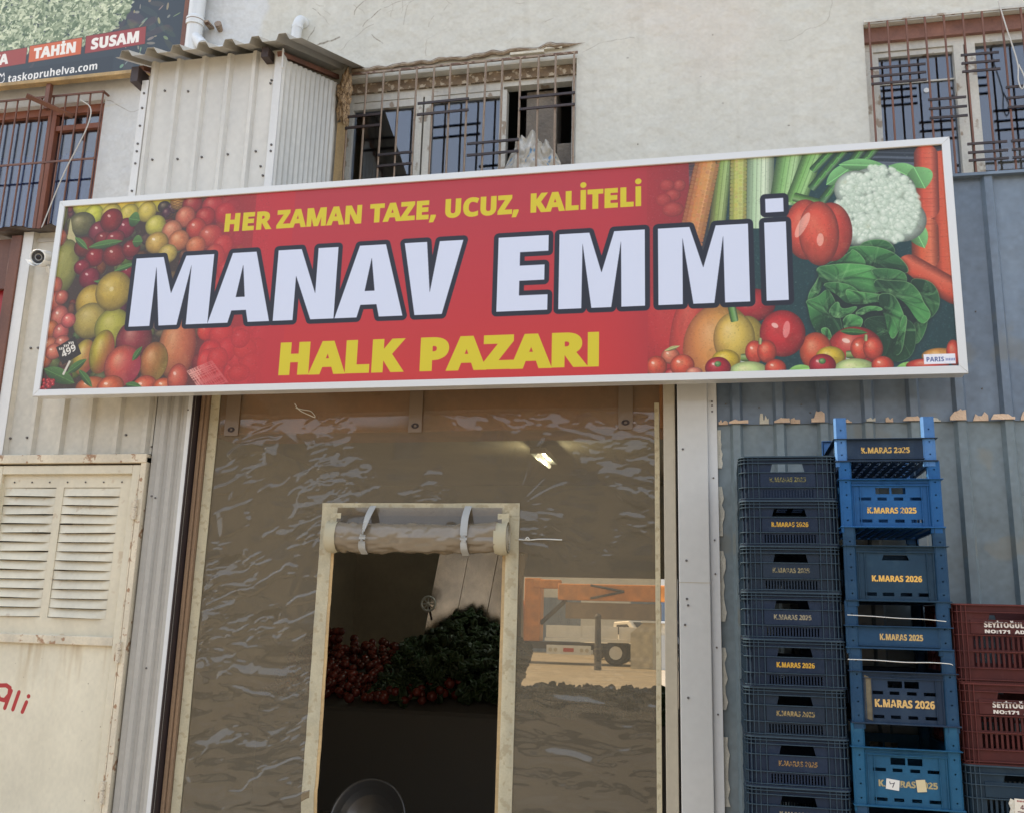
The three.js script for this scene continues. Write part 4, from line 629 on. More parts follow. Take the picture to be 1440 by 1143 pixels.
  const roll = (x0, x1, r, wob) => { const n = 90, m = 40, P = [], I = []; for (let i = 0; i <= n; i++) for (let j = 0; j <= m; j++) { const x = lerp(x0, x1, i / n), a = j / m * 6.2832, q = r * (1 + wob * (fbm(x * 11, Math.sin(a) * 2.5 + Math.cos(a) * 2 + 9, 88, 4) - .5) * 2), sag = wob ? .014 * Math.sin((x - x0) / (x1 - x0) * Math.PI) : 0; P.push(x, 2.005 - sag * .6 + Math.sin(a) * q * 1.05, .048 + Math.cos(a) * q * .8); } for (let i = 0; i < n; i++) for (let j = 0; j < m; j++) { const a = i * (m + 1) + j; I.push(a, a + 1, a + m + 2, a, a + m + 2, a + m + 1); } const q = new THREE.BufferGeometry(); q.setAttribute('position', new THREE.Float32BufferAttribute(P, 3)); q.setIndex(I); q.setAttribute('uv', new THREE.Float32BufferAttribute(new Float32Array(P.length / 3 * 2), 2)); q.computeVertexNormals(); return L(q); };
  const rolled = part('rolled_flap', roll(-1.955, -1.085, .072, .26), phys({ color: lin(.44, .36, .25), roughness: .10, transmission: .5, thickness: 0, ior: 1.55 }), d);
  part('flap_film', (() => { const a = new THREE.PlaneGeometry(.90, .15, 50, 8).translate(-1.52, 2.085, .03), p = a.attributes.position; for (let i = 0; i < p.count; i++) p.setZ(i, .024 + (2.16 - p.getY(i)) * .12 + .014 * (fbm(p.getX(i) * 6, p.getY(i) * 5, 91, 3) - .5)); a.computeVertexNormals(); return L(a); })(), phys({ color: lin(.36, .30, .22), roughness: .06, transmission: .78, thickness: 0, ior: 1.55 }), d);
  for (const [a, b] of [[-2.005, -1.945], [-1.095, -1.03]]) { part('roll_end', roll(a, b, .077, .03), M.tape, rolled); part('flap_tape', L(rbx(a + .002, b - .002, 2.02, 2.13, .024, .030, .002)), M.tape, d); }
  for (const e of [-2.006, -1.029]) part('roll_spiral', L(tube(spiral(.008, 5, .072).map(([y, z]) => V(e, 2.005 + y, .048 + z * .8)), .003, 120, 5)), M.jamb, rolled);
  for (const [x, dx] of [[-1.79, .018], [-1.245, -.006]]) { const c = new THREE.CatmullRomCurve3([V(x + dx, 2.168, .022), V(x + dx * .8, 2.10, .088), V(x + dx * .3, 2.01, .118), V(x, 1.945, .108), V(x, 1.914, .062)]), P = c.getPoints(24), A = []; for (let k = 0; k < 24; k++) A.push(bar(P[k], P[k + 1].clone().lerp(P[k], -.05), .036, .003)); part('strap', A.map(L), M.strap, d); }
  part('tie_string', L(join([tube([V(-.984, 2.0, .012), V(-.93, 1.998, .014), V(-.88, 2.003, .013), V(-.76, 2.001, .012)], .003, 24, 5), tube([V(-.95, 2.0, .016), V(-.935, 2.012, .02), V(-.925, 1.996, .02), V(-.945, 2.005, .018)], .003, 16, 5)])), M.string, d);
  part('tie_string', L(tube([V(-2.27, 2.735, .012), V(-2.24, 2.70, .016), V(-2.18, 2.67, .018), V(-2.14, 2.655, .016), V(-2.17, 2.69, .014), V(-2.22, 2.70, .016), V(-2.26, 2.71, .016)], .0025, 40, 5)), M.string, d);
}

// ───────── crates ─────────
const plastic = (r, g, b, seed) => phys({ map: mottle([r, g, b], .14, .5, seed, 1, { at: .6, f: 10, c: [r * .85 + 26, g * .85 + 26, b * .85 + 24], a: .3 }), roughness: .5, specularIntensity: .5, side: THREE.DoubleSide });
const navy = [plastic(28, 42, 62, 201), plastic(25, 39, 58, 202), plastic(31, 44, 58, 203)], blue = [plastic(30, 84, 134, 204), plastic(30, 57, 76, 205), plastic(30, 64, 92, 206), plastic(30, 82, 112, 207), plastic(34, 52, 72, 208)], maroon = plastic(74, 33, 31, 209), navyDark = plastic(28, 48, 62, 210), litRib = plastic(50, 68, 80, 211), litRibRed = plastic(90, 45, 42, 212);  // last two: paler copies with the light caught on rib edges in their colour
function lettering(text, col, wear, seed, second) {
  return canvasTex(512, second ? 192 : 96, (c, w, h) => {
    const R = rng(seed); c.clearRect(0, 0, w, h); c.fillStyle = col; c.textAlign = 'center'; c.font = 'bold 84px sans-serif'; c.strokeStyle = col; c.lineWidth = 4;
    const put = (t, y, s) => { c.save(); c.translate(w / 2, y); c.scale(1, s); c.strokeText(t, 0, 0, w * .96); c.fillText(t, 0, 0, w * .96); c.restore(); };
    if (second) { put(text, 96, 1.1); c.font = 'bold 66px sans-serif'; put(second, 172, .9); } else put(text, 80, 1);
    c.globalCompositeOperation = 'destination-out';
    for (let k = 0; k < wear * 260; k++) { const x = R() * w, y = R() * h; if (fbm(x * .012, y * .02, seed, 3) > .62 - wear * .22) { c.beginPath(); c.ellipse(x, y, 2 + R() * 13, 1 + R() * 5, R() * 3, 0, 7); c.fill(); } }
  });
}
const inkOf = (t) => std({ map: t, transparent: true, alphaTest: .35, roughness: .55 });
const ink = [['K.MARAS 2025', '#6f6a3c', 1.1, 1], ['K.MARAS 2026', '#b98f2c', .75, 2], ['K.MARAS 2025', '#7e7454', .9, 3], ['K.MARAS 2025', '#8a8168', .7, 4], ['K.MARAS 2026', '#c2952e', .25, 5], ['K.MARAS 2025', '#8d7a4e', .8, 6], ['K.MARAS 2025', '#8a6a3a', 1.0, 7], ['K.MARAS 2025', '#c9a356', .55, 8], ['K.MARAS 2025', '#dcb05a', .3, 9], ['K.MARAS 2026', '#e3b256', .1, 10], ['K.MARAS 2025', '#c2a469', .5, 11], ['K.MARAS 2026', '#d2ac68', .25, 12], ['K.MARAS 2025', '#a3946a', .35, 13]].map((a) => inkOf(lettering(...a)));
const inkWhite = inkOf(lettering('SEYİTOĞULLARI', '#d8d0c4', .25, 14, 'NO:171  ADANA'));
const slotRow = (x0, x1, y0, y1, n, fill = .5, gapMid = 0) => { const r = [], p = (x1 - x0) / n; for (let k = 0; k < n; k++) { const c = x0 + p * (k + .5); if (Math.abs(c - (x0 + x1) / 2) < gapMid) continue; r.push(rect(c - p * fill / 2, c + p * fill / 2, y0, y1)); } return r; };
const crateGeo = {};
function gridCrateGeo(W, H, D, key, o) {            // ribbed nesting crate: origin at the middle of its base
  if (crateGeo[key]) return crateGeo[key];
  const w = W / 2 - .010, T = .004, y1 = H - .004, hy = H - .033, hole = [[-o.hw, hy - .036], [o.hw, hy - .036], [o.hw - .009, hy], [-o.hw + .009, hy]], rad = .03;
  const fp = slab(rect(-w + rad, w - rad, .004, y1), [hole, ...o.slots], 0, T);
  const sw = D / 2 - .011, side = slab(rect(-sw + rad, sw - rad, .004, y1), [[[-.06, hy - .03], [.06, hy - .03], [.052, hy], [-.052, hy]], ...slotRow(-sw + .04, sw - .04, .022, H * .26, 15, .55), ...slotRow(-sw + .04, sw - .04, H * .33, H * .50, 15, .55)], 0, T).rotateY(Math.PI / 2);
  const ribs = [], fz = D / 2, r = .0028, rounded = (a, b, q) => { const p = []; for (const [sx, sz, t] of [[1, 1, 0], [-1, 1, 1], [-1, -1, 2], [1, -1, 3]]) for (let k = 0; k <= 5; k++) { const an = (t + k / 5) * Math.PI / 2; p.push([sx * (a - q) + Math.cos(an) * q, sz * (b - q) + Math.sin(an) * q]); } return p; };
  // hoops that run right round the rounded body
  const hoop = (y0, y1, out, thick) => uvm(new THREE.ExtrudeGeometry(poly(rounded(W / 2 + out, fz + out, rad + .008), [rounded(W / 2 + out - thick, fz + out - thick, rad + .008 - thick).reverse()]), { depth: y1 - y0, bevelEnabled: false }).rotateX(-Math.PI / 2).translate(0, y0, 0));
  for (const y of o.rows) ribs.push(hoop(y - r / 2, y + r / 2, 0, .010));
  for (const x of o.cols) for (const s of [-1, 1]) ribs.push(bx(s * x - r / 2, s * x + r / 2, .002, H - .003, fz - .009, fz - .0012), bx(s * x - r / 2, s * x + r / 2, .002, H - .003, -fz + .0012, -fz + .009));
  for (let z = -fz + .05; z < fz - .04; z += .05) for (const s of [-1, 1]) ribs.push(bx(s > 0 ? w : -W / 2 + .0012, s > 0 ? W / 2 - .0012 : -w, .002, H - .003, z - r / 2, z + r / 2));
  for (const sx of [-1, 1]) for (const sz of [-1, 1]) for (const an of [.45, 1.12]) { const d = [Math.cos(an) * sx, Math.sin(an) * sz], cx = sx * (W / 2 - rad - .008), cz = sz * (fz - rad - .008); ribs.push(bar(V(cx + d[0] * (rad + .0015), .002, cz + d[1] * (rad + .0015)), V(cx + d[0] * (rad + .0015), H - .003, cz + d[1] * (rad + .0015)), r, .009).translate(0, 0, 0)); }
  const corner = []; for (const [sx, sz, t] of [[1, 1, 0], [1, -1, 1], [-1, -1, 2], [-1, 1, 3]]) corner.push(new THREE.CylinderGeometry(rad - .002, rad - .002, H - .008, 6, 1, true, t * Math.PI / 2, Math.PI / 2).translate(sx * (w - rad), H / 2, sz * (fz - .010 - rad)));
  const base = slab(rect(-w, w, -sw, sw), (() => { const q = []; for (let i = 0; i < 5; i++) for (let j = 0; j < 7; j++) q.push(rect(-w + .025 + i * (2 * w - .03) / 5, -w + .025 + i * (2 * w - .03) / 5 + .045, -sw + .02 + j * (2 * sw - .03) / 7, -sw + .02 + j * (2 * sw - .03) / 7 + .05)); return q; })(), 0, .004).rotateX(-Math.PI / 2).translate(0, .006, 0);
  return crateGeo[key] = { front: fp.clone().translate(0, 0, fz - .012), back: fp.clone().translate(0, 0, -fz + .008), sideA: side.clone().translate(-W / 2 + .008, 0, 0), sideB: side.clone().translate(W / 2 - .012, 0, 0), ribs: join(ribs), rim: hoop(H - .006, H, .001, .014), foot: hoop(0, .004, .001, .012), corner, base, plate: rbx(-o.pw, o.pw, o.py[0], o.py[1], fz - .0085, fz - .004, .0012, 1), fz };
}
function gridCrate(name, label, group, geo, mat, inkMat, inkBox, pos, turn = 0) {
  const c = thing(name, label, 'crate', pos, group); c.rotation.y = turn;
  part('front_panel', geo.front, mat, c); part('back_panel', geo.back, mat, c); part('side_panel', geo.sideA, mat, c); part('side_panel', geo.sideB, mat, c);
  const litMat = mat === maroon ? litRibRed : litRib; part('ribs', geo.ribs, litMat, c); part('rim', geo.rim, litMat, c); part('foot', geo.foot, mat, c); part('base', geo.base, mat, c); for (const g of geo.corner) part('corner_panel', g, mat, c);  // ribs and rim paler than the body: caught light painted in
  const p = part('name_plate', geo.plate, mat, c);
  if (inkMat) { const [x, y, w, h] = inkBox; part('lettering', new THREE.PlaneGeometry(w, h).translate(x, y, geo.fz - .0034), inkMat, p); }
  return c;
}
const nth = ['topmost', 'second from the top', 'third from the top', 'fourth from the top', 'fifth from the top', 'sixth from the top', 'seventh from the top', 'eighth from the top', 'ninth from the top', 'tenth from the top', 'eleventh from the top', 'bottom one'];
{
  const H = .188, geo = gridCrateGeo(.40, H - .0008, .55, 'navy', { hw: .070, slots: slotRow(-.105, .105, .012, .046, 18, .5, .004), rows: [.008, .054, .1175, .157, .172], cols: [.160, .142, .118], pw: .112, py: [.056, .118] });
  const inks = [0, 1, 2, 3, 4, 5, 6, 3, 2, 0, 5, 6], R = rng(44);
  for (let k = 0; k < 12; k++) {
    const c = gridCrate('ribbed_crate', `navy ribbed plastic crate, ${nth[k]} in the tall stack beside the white post`, 'navy crates stacked beside the white post', geo, navy[k % 3], ink[inks[k]], [.0, .088, .155, .030], [.299 + (R() - .5) * .006, .05 + (11 - k) * H, .326 + (R() - .5) * .008], (R() - .5) * .014);
  }
}
// blue crates with tall corner posts
function postCrate(o) {
  const W = .396, D = .56, fz = D / 2, H = o.h, c = thing('post_crate', o.label, 'crate', o.pos, 'blue corner post crates in the middle stack'); c.rotation.y = o.turn ?? 0; const m = o.mat;
  const key = `post${H}${o.style}${o.up}`;
  const G = crateGeo[key] ??= (() => {
    const w = .150, holes = [];
    if (o.style === 'slots') { for (const s of [-1, 1]) holes.push(rect(s * .031 - .027, s * .031 + .027, H - .062, H - .036)); for (const y of [H - .088, .022]) for (const x of [-.1, -.034, .03, .098]) { const q = Math.abs(x) > .05 ? .024 : .018; holes.push(rect(x - q, x + q, y, y + .013)); } }
    if (o.style === 'handle') { holes.push([[-.052, H - .058], [.052, H - .058], [.044, H - .036], [-.044, H - .036]]); for (const x of [-.1, -.034, .034, .1]) holes.push(rect(x - .022, x + .022, .022, .036)); }
    const front = slab(rect(-w, w, .004, H - .003), holes, 0, .004), dots = []; for (let y = .03; y < H + o.up - .02; y += .052) { const q = []; for (let k = 0; k < 8; k++) q.push([.0035 * Math.cos(-k * .785), y + .0035 * Math.sin(-k * .785)]); dots.push(q); }
    const post = []; for (const sx of [-1, 1]) for (const sz of [-1, 1]) {
      const x = sx * .172, p = [];
      p.push(slab(rect(-.016, .016, -.02, H + o.up), dots, 0, .003).translate(0, 0, .020), bx(-.0155, .0155, -.02, H + o.up - .001, .0, .003));
      for (const s of [-1, 1]) { const q = slab(rect(0, .0115, -.02, H + o.up), [], -.003, 0); q.rotateY(s > 0 ? .85 : Math.PI - .85); q.translate(s * .016, 0, .023 - (s > 0 ? 0 : 0)); p.push(q); const e = bx(s * .0225 - .0015, s * .0225 + .0015, -.02, H + o.up, -.012, .0145); p.push(e); }
      p.push(bx(-.024, .024, H + o.up, H + o.up + .002, -.012, .016));
      const g = join(p); if (sz < 0) g.rotateY(Math.PI); post.push(g.translate(x, 0, sz * (fz - .023)));
    }
    const side = slab(rect(-fz + .04, fz - .04, .004, H - .003), slotRow(-fz + .06, fz - .06, H * .3, H * .6, 6, .6), 0, .004).rotateY(Math.PI / 2);
    const fl = (y, t, e) => [rbx(-W / 2 - e, W / 2 + e, y, y + t, fz - .012, fz + .004 + e, .002, 1), rbx(-W / 2 - e, W / 2 + e, y, y + t, -fz - .004 - e, -fz + .012, .002, 1), rbx(-W / 2 - e, -W / 2 + .012, y, y + t, -fz + .012, fz - .012, .002, 1), rbx(W / 2 - .012, W / 2 + e, y, y + t, -fz + .012, fz - .012, .002, 1)];
    const rb = []; if (o.style !== 'tray') { for (const y of [H - .028]) rb.push(bx(-.15, .15, y, y + .0025, fz - .006, fz + .001)); for (const x of [-.142, -.118, .118, .142]) rb.push(bx(x - .0013, x + .0013, .01, H - .03, fz - .006, fz)); const arc = (s) => tube([...Array(9)].map((_, k) => V(-.05 + k * .0125, H - .016 + s * .009 * Math.sin(k / 8 * Math.PI), fz - .002)), .0013, 16, 4); rb.push(uvm(arc(1)), uvm(arc(-1)), bx(-.15, .15, H - .0165, H - .0145, fz - .006, fz - .001)); } else rb.push(bx(-.15, .15, .012, .0145, fz - .006, fz));
    const bs = []; for (let i = 0; i < 9; i++) bs.push(bx(-.15 + i * .0375 - .011, -.15 + i * .0375 + .011, .002, .006, -fz + .02, fz - .02)); for (let i = 0; i < 7; i++) bs.push(bx(-.16, .16, .0062, .010, -.22 + i * .0733 - .014, -.22 + i * .0733 + .014));
    return { front: front.clone().translate(0, 0, fz - .010), back: front.clone().translate(0, 0, -fz + .006), sideA: side.clone().translate(-W / 2 + .010, 0, 0), sideB: side.clone().translate(W / 2 - .014, 0, 0), post, rim: join(fl(H - .0035, .0035, .006)), flange: join(fl(0, .006, .003)), ribs: join(rb), base: join(bs) };
  })();
  part('front_panel', G.front, m, c); part('back_panel', G.back, m, c); part('side_panel', G.sideA, m, c); part('side_panel', G.sideB, m, c);
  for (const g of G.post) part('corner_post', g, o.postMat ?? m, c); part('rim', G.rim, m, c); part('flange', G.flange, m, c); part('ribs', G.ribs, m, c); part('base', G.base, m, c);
  if (o.ink !== undefined) part('lettering', new THREE.PlaneGeometry(o.iw ?? .2, o.ih ?? .036).translate(o.ix ?? 0, o.iy ?? H * .42, fz - .0052), ink[o.ink], c);
  return c;
}
const stackX = .704, stackZ = .322;
const posts = [
  { y: 2.277, h: .098, up: .088, style: 'tray', mat: blue[4], postMat: plastic(74, 118, 168, 213), ink: 7, iy: .050, ih: .036, label: 'shallow dark blue corner post crate, topmost in the middle stack' },  // paler posts: the sunlight on them is put into their colour
  { y: 2.006, h: .200, up: .071, style: 'slots', mat: blue[0], ink: 8, iy: .072, label: 'bright blue slotted corner post crate, second from the top in the middle stack' },
  { y: 1.712, h: .222, up: .072, style: 'handle', mat: blue[1], postMat: blue[2], ink: 9, iy: .092, label: 'slate blue corner post crate with a hand hole, third in the middle stack' },
  { y: 1.527, h: .090, up: .095, style: 'tray', mat: blue[2], ink: 10, iy: .048, ix: .01, iw: .17, label: 'shallow blue corner post tray between two white cords in the middle stack' },
  { y: 1.242, h: .200, up: .085, style: 'slots', mat: blue[4], postMat: blue[2], ink: 11, iy: .080, iw: .232, ih: .044, label: 'greyish blue slotted crate under the shallow tray in the middle stack' },
  { y: .938, h: .218, up: .086, style: 'slots', mat: blue[3], ink: 12, iy: .088, iw: .225, label: 'bright blue crate with two paper tags in the middle stack' },
  { y: .66, h: .190, up: .088, style: 'slots', mat: blue[2], ink: 10, label: 'blue slotted corner post crate under the one with paper tags' },
  { y: .36, h: .21, up: .09, style: 'handle', mat: blue[1], ink: 9, label: 'slate blue corner post crate, second from the ground in the middle stack' },
  { y: .052, h: .215, up: .093, style: 'slots', mat: blue[0], ink: 8, label: 'blue slotted corner post crate standing on the ground in the middle stack' },
];
{
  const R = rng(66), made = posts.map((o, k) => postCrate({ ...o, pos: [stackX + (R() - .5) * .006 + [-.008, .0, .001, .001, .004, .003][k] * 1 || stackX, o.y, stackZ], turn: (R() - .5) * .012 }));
  const tagged = made[5], fz = .28, tagTex = canvasTex(64, 64, (c) => { c.fillStyle = '#d9d6cd'; c.fillRect(0, 0, 64, 64); c.strokeStyle = '#3a3a44'; c.lineWidth = 4; c.beginPath(); c.moveTo(16, 16); c.lineTo(20, 30); c.lineTo(40, 22); c.moveTo(40, 16); c.lineTo(32, 50); c.stroke(); });
  part('paper_tag', new THREE.BoxGeometry(.048, .038, .001).rotateZ(-.12).translate(-.055, .084, fz - .0035), std({ map: tagTex, roughness: .9 }), tagged);
  part('paper_tag', new THREE.BoxGeometry(.034, .044, .001).rotateZ(.1).translate(.048, .085, fz - .0035), std({ map: mottle([204, 188, 148], .15, .1, 230), roughness: .9 }), tagged);
  part('soil_patch', slab([[-.145, .02], [-.12, .012], [-.116, .17], [-.144, .185]], [], fz - .006, fz - .0042), std({ map: mottle([112, 104, 84], .2, .2, 231), roughness: .95 }), made[4]);
}
single('white_cord', tube([V(.508, 1.656, .622), V(.6, 1.653, .625), V(.7, 1.648, .625), V(.8, 1.646, .624), V(.876, 1.640, .621)], .0016, 24, 5), M.string, 'thin white cord strung across the posts above the shallow blue tray', 'cord');
single('white_cord', tube([V(.502, 1.484, .621), V(.6, 1.484, .624), V(.72, 1.480, .625), V(.82, 1.482, .624), V(.882, 1.479, .622), V(.893, 1.474, .60)], .0019, 24, 5), M.string, 'thin white cord strung across the posts below the shallow blue tray', 'cord');
// maroon crates and the dark one under them
{
  const H = .30, geo = gridCrateGeo(.44, H - .001, .56, 'maroon', { hw: .085, slots: [...slotRow(-.15, .15, .125, .175, 16, .55, .006), ...slotRow(-.15, .15, .060, .112, 16, .55, .006)], rows: [.012, .055, .118, .18, .228, .268], cols: [.182, .165], pw: .15, py: [.184, .24] });
  const place = (k, y, mat, inkM, label, dx = 0) => gridCrate('produce_crate', label, 'produce crates in the stack beside the blue wall', geo, mat, inkM, [.0, .211, .212, .056], [1.122 + dx, y, .318], (k - 1) * .006);
  place(0, 1.412, maroon, inkWhite, 'maroon crate with white lettering, on top of its stack by the blue wall');
  place(1, 1.112, maroon, inkWhite, 'maroon crate with white lettering, standing on the dark blue produce crate', .006);
  const low = place(2, .812, navyDark, null, 'dark blue produce crate with a price tag under the maroon crates', .004);
  const t46 = canvasTex(96, 80, (c) => { c.fillStyle = '#dcd4c2'; c.fillRect(0, 0, 96, 80); c.fillStyle = '#8a3030'; c.textAlign = 'center'; for (let k = 0; k < 10; k++) c.fillRect(12 + k * 7, 8, 5, 8); c.font = 'bold 34px sans-serif'; c.fillStyle = '#5a2c2c'; c.fillText('46', 46, 54); c.fillRect(14, 64, 60, 5); });
  part('price_tag', new THREE.BoxGeometry(.068, .055, .0012).rotateZ(-.05).translate(.0 - .02, .158, .2825), std({ map: t46, roughness: .9 }), low);
  part('torn_label', slab([[-.075, .13], [-.05, .128], [-.052, .18], [-.066, .186], [-.074, .168], [-.068, .15]], [], .2806, .2816), M.foamPale, low);
  place(1, .43, navyDark, null, 'dark blue produce crate, second from the ground under the maroon crates'); place(2, .052, navyDark, null, 'dark blue produce crate standing on the ground under the maroon crates');
}

// ───────── things behind the cluttered window ─────────
single('cement_block', uvm(rbx(-1.20, -.99, 4.0, 5.10, UP - .36, UP - .17, .006)), M.concrete, 'rough grey cement slab standing in the open part of the cluttered window', 'block');
single('window_sill_board', uvm(rbx(-.985, -.845, 4.0, 4.70, UP - .30, UP - .17, .004)), M.concrete, 'grey board low in the corner of the cluttered window', 'board');
{
  const g = new THREE.PlaneGeometry(.40, .50, 50, 60), p = g.attributes.position;
  for (let i = 0; i < p.count; i++) { const x = p.getX(i), y = p.getY(i), n = fbm(x * 9 + 3, y * 8, 301, 4), q = fbm(x * 22, y * 20, 302, 3); p.setXYZ(i, x * (1 - .42 * sstep(-.0, .26, y)) + .05 * (n - .5), y + .16 * (fbm(x * 9, 4, 303, 3) - .5) * sstep(-.1, .25, y) - .03 * Math.abs(x), .10 * n + .07 * q + .07 * Math.cos(x * 7)); }
  g.computeVertexNormals();
  single('plastic_bag', g.translate(-1.13, 4.45, UP - .17), phys({ map: mottle([196, 192, 182], .12, .4, 304, 1, { at: .66, f: 6, c: [86, 138, 190], a: .7 }), roughness: .35, side: THREE.DoubleSide }), 'crumpled pale plastic bag stuffed into the cluttered window', 'bag');
}
single('cardboard_box', uvm(rbx(1.61, 2.1, 4.0, 4.42, UP - .42, UP - .12, .004)), std({ map: mottle([190, 160, 112], .1, .4, 305, 1), roughness: .9 }), 'tan cardboard box in the lower corner of the white window', 'box');

// ───────── inside the shop ─────────
{
  const st = thing('produce_stand', 'dark stepped produce stand heaped with vegetables inside the doorway', 'stand', [-2.75, .07, -3.3]);
  const dk = std({ color: lin(.12, .11, .095), roughness: .7 });
  part('front_panel', bx(-1.0, 2.5, 0, .80, .30, .34), dk, st); part('side_panel', bx(2.46, 2.5, 0, .8, -.6, .30), dk, st); part('side_panel', bx(-1.0, -.96, 0, .8, -.6, .30), dk, st);
  part('shelf', uvm(new THREE.BoxGeometry(2.1, .03, 1.05).rotateX(.42).translate(.07, 1.0, -.12)), dk, st); part('shelf', bx(1.13, 2.46, .80, .83, -.6, .3), dk, st);
  const heap = (name, label, n, place, g, mat, seed) => { const R = rng(seed), m = new THREE.InstancedMesh(g, mat, n), q = new THREE.Matrix4(), col = new THREE.Color(); for (let k = 0; k < n; k++) { const [x, y, z, s] = place(R); q.compose(V(x, y, z), new THREE.Quaternion().setFromEuler(new THREE.Euler(R() * 6, R() * 6, R() * 6)), V(s, s * (.8 + .3 * R()), s)); m.setMatrixAt(k, q); const v = .6 + .8 * R(); m.setColorAt(k, col.setRGB(v, v, v)); } m.name = name; m.userData = { label, category: 'vegetables', kind: 'stuff' }; scene.add(m); return m; };
  const slope = (z) => 1.09 - (z + 3.4) * .44;
  heap('tomato_heap', 'heap of red tomatoes on the stand inside the doorway', 380, (R) => { const x = -3.7 + R() * 1.65, z = -3.85 + R() * .95; return [x, slope(z) + .05 + R() * .10 * (1 + .6 * Math.sin(x * 5)), z, .034 + R() * .010]; }, new THREE.SphereGeometry(1, 14, 10), phys({ color: lin(.13, .022, .016), roughness: .25 }), 401);
  heap('greens_heap', 'heap of green vegetables on the stand inside the doorway', 1700, (R) => { const x = -2.75 + R() * 2.35, z = -3.85 + R() * .9; return [x, x > -1.62 ? .90 + R() * .12 : slope(z) + .06 + R() * .36 * (.6 + .4 * Math.sin(x * 6 + 2)), z, .03 + R() * .035]; }, (() => { const L = []; for (let k = 0; k < 4; k++) L.push(new THREE.SphereGeometry(1, 7, 5).scale(.25, 1.5, .8).rotateY(k * 1.6).rotateX(.5 * (k - 1.5))); return join(L); })(), std({ color: lin(.026, .05, .018), roughness: .5 }), 402);
  const steel = std({ map: mottle([176, 176, 176], .2, .6, 403), metalness: 1, roughness: .22 });
  const ms = thing('steel_backsplash', 'tilted polished steel panels above the produce stand inside the doorway', 'panel', [-2.15, 1.70, -3.95]);
  for (let k = 0; k < 3; k++) part('panel', uvm(new THREE.BoxGeometry(.262, .95, .012).rotateZ(-.16).rotateX(.12).rotateY(.22).translate(-.30 + k * .27, .12 - k * .03, -.02 * k)), steel, ms);
  const fan = thing('wall_fan', 'small round white fan in front of the steel panels', 'fan', [-2.50, 1.72, -3.55]);
  part('rim', new THREE.TorusGeometry(.062, .010, 8, 28), M.pvc, fan); part('hub', new THREE.SphereGeometry(.016, 12, 8), M.pvc, fan);
  for (let k = 0; k < 8; k++) part('blade', new THREE.BoxGeometry(.05, .012, .004).translate(.035, 0, 0).rotateZ(k * Math.PI / 4), M.pvc, fan);
  part('bracket', bar(V(0, 0, -.01), V(.02, -.14, -.06), .014), M.darkBar, fan);
  const bs = thing('steel_basin', 'round dark basin leaning inside the doorway', 'basin', [-2.22, .07, -1.5]);
  part('bowl', new THREE.LatheGeometry([[0, -.08], [.07, -.08], [.075, -.074], [.12, -.072], [.126, -.062], [.168, -.054], [.172, -.042], [.205, -.026], [.208, -.014], [.238, .006], [.243, .016], [.256, .018], [.258, .008], [.205, -.045], [.12, -.09], [0, -.095]].map((q) => new THREE.Vector2(...q)), 56).rotateX(1.2).translate(0, .25, 0), phys({ color: lin(.16, .155, .15), roughness: .3, metalness: .6 }), bs);
  const lamp = thing('ceiling_lamp', 'lit fluorescent ceiling lamp inside the shop seen through the plastic', 'lamp', [-1.46, 2.98, -3.4]);
  part('housing', rbx(-.07, .07, .0, .05, -.3, .3, .008), M.trim, lamp); part('lamp_tube', rod(V(0, -.02, -.28), V(0, -.02, .28), .018, .018, 12), std({ color: 0xffffff, emissive: lin(.95, 1, .93), emissiveIntensity: 1.0 }), lamp);
  part('suspension', [rod(V(0, .05, -.2), V(0, .12, -.2), .006), rod(V(0, .05, .2), V(0, .12, .2), .006)], M.trim, lamp);
  const pl = new THREE.PointLight(0xf2fff0, .4, 0, 2); pl.position.set(0, -.08, 0); pl.castShadow = true; lamp.add(pl);
}

// ───────── across the street: what the plastic and the panes mirror ─────────
{
  const b = thing('street_building', 'ochre three storey building with shutters on the other side of the street', 'building', [-4, 0, 33]);
  const wallM = std({ map: mottle([176, 158, 132], .14, 3, 501), roughness: .9 }), sh = std({ map: mottle([120, 122, 124], .1, 1, 502, 6), roughness: .5 });
  const wx = []; for (let x = -22; x < 24; x += 3.25) for (const y of [4.6, 7.6]) wx.push([x, x + 1.4, y, y + 1.5]);
  part('wall', slab(rect(-24, 26, 0, 9.6), [...[-20, -13.5, -7, -.5, 6, 12.5, 19].map((x) => rect(x, x + 4.2, .05, 3.2)), ...wx.map((q) => rect(...q))], 0, .3), wallM, b);
  for (const [x0, x1, y0, y1] of wx) { const w = sub('window', b); part('pane', bx(x0, x1, y0, y1, .14, .15), M.glass, w); part('frame', [bx(x0, x1, y0, y0 + .07, .1, .14), bx(x0, x1, y1 - .07, y1, .1, .14), bx((x0 + x1) / 2 - .04, (x0 + x1) / 2 + .04, y0 + .07, y1 - .07, .1, .14)], M.sash, w); }
  part('storey_band', bx(-24, 26, 3.7, 3.95, -.06, -.002), M.concrete, b);
  part('roof', bx(-24.2, 26.2, 9.6, 9.8, -.3, 8), M.concrete, b); part('rear', bx(-24, 26, 0, 9.6, 7.7, 8), wallM, b);
  for (const x of [-20, -13.5, -7, -.5, 6, 12.5, 19]) part('shutter', sheet(4.1, 3.1, .1, .06, .04, .02, .05).translate(x + .05, .05, .12), sh, b);
}
function wheel(parent, x, z, r = .48) { const w = sub('wheel', parent); w.position.set(x, r, z); part('tyre', new THREE.TorusGeometry(r * .74, r * .26, 10, 28).scale(1, 1, 1.15), std({ color: lin(.02, .02, .02), roughness: .85 }), w); part('rim', new THREE.CylinderGeometry(r * .52, r * .52, .16, 20).rotateX(Math.PI / 2), M.trim, w); }
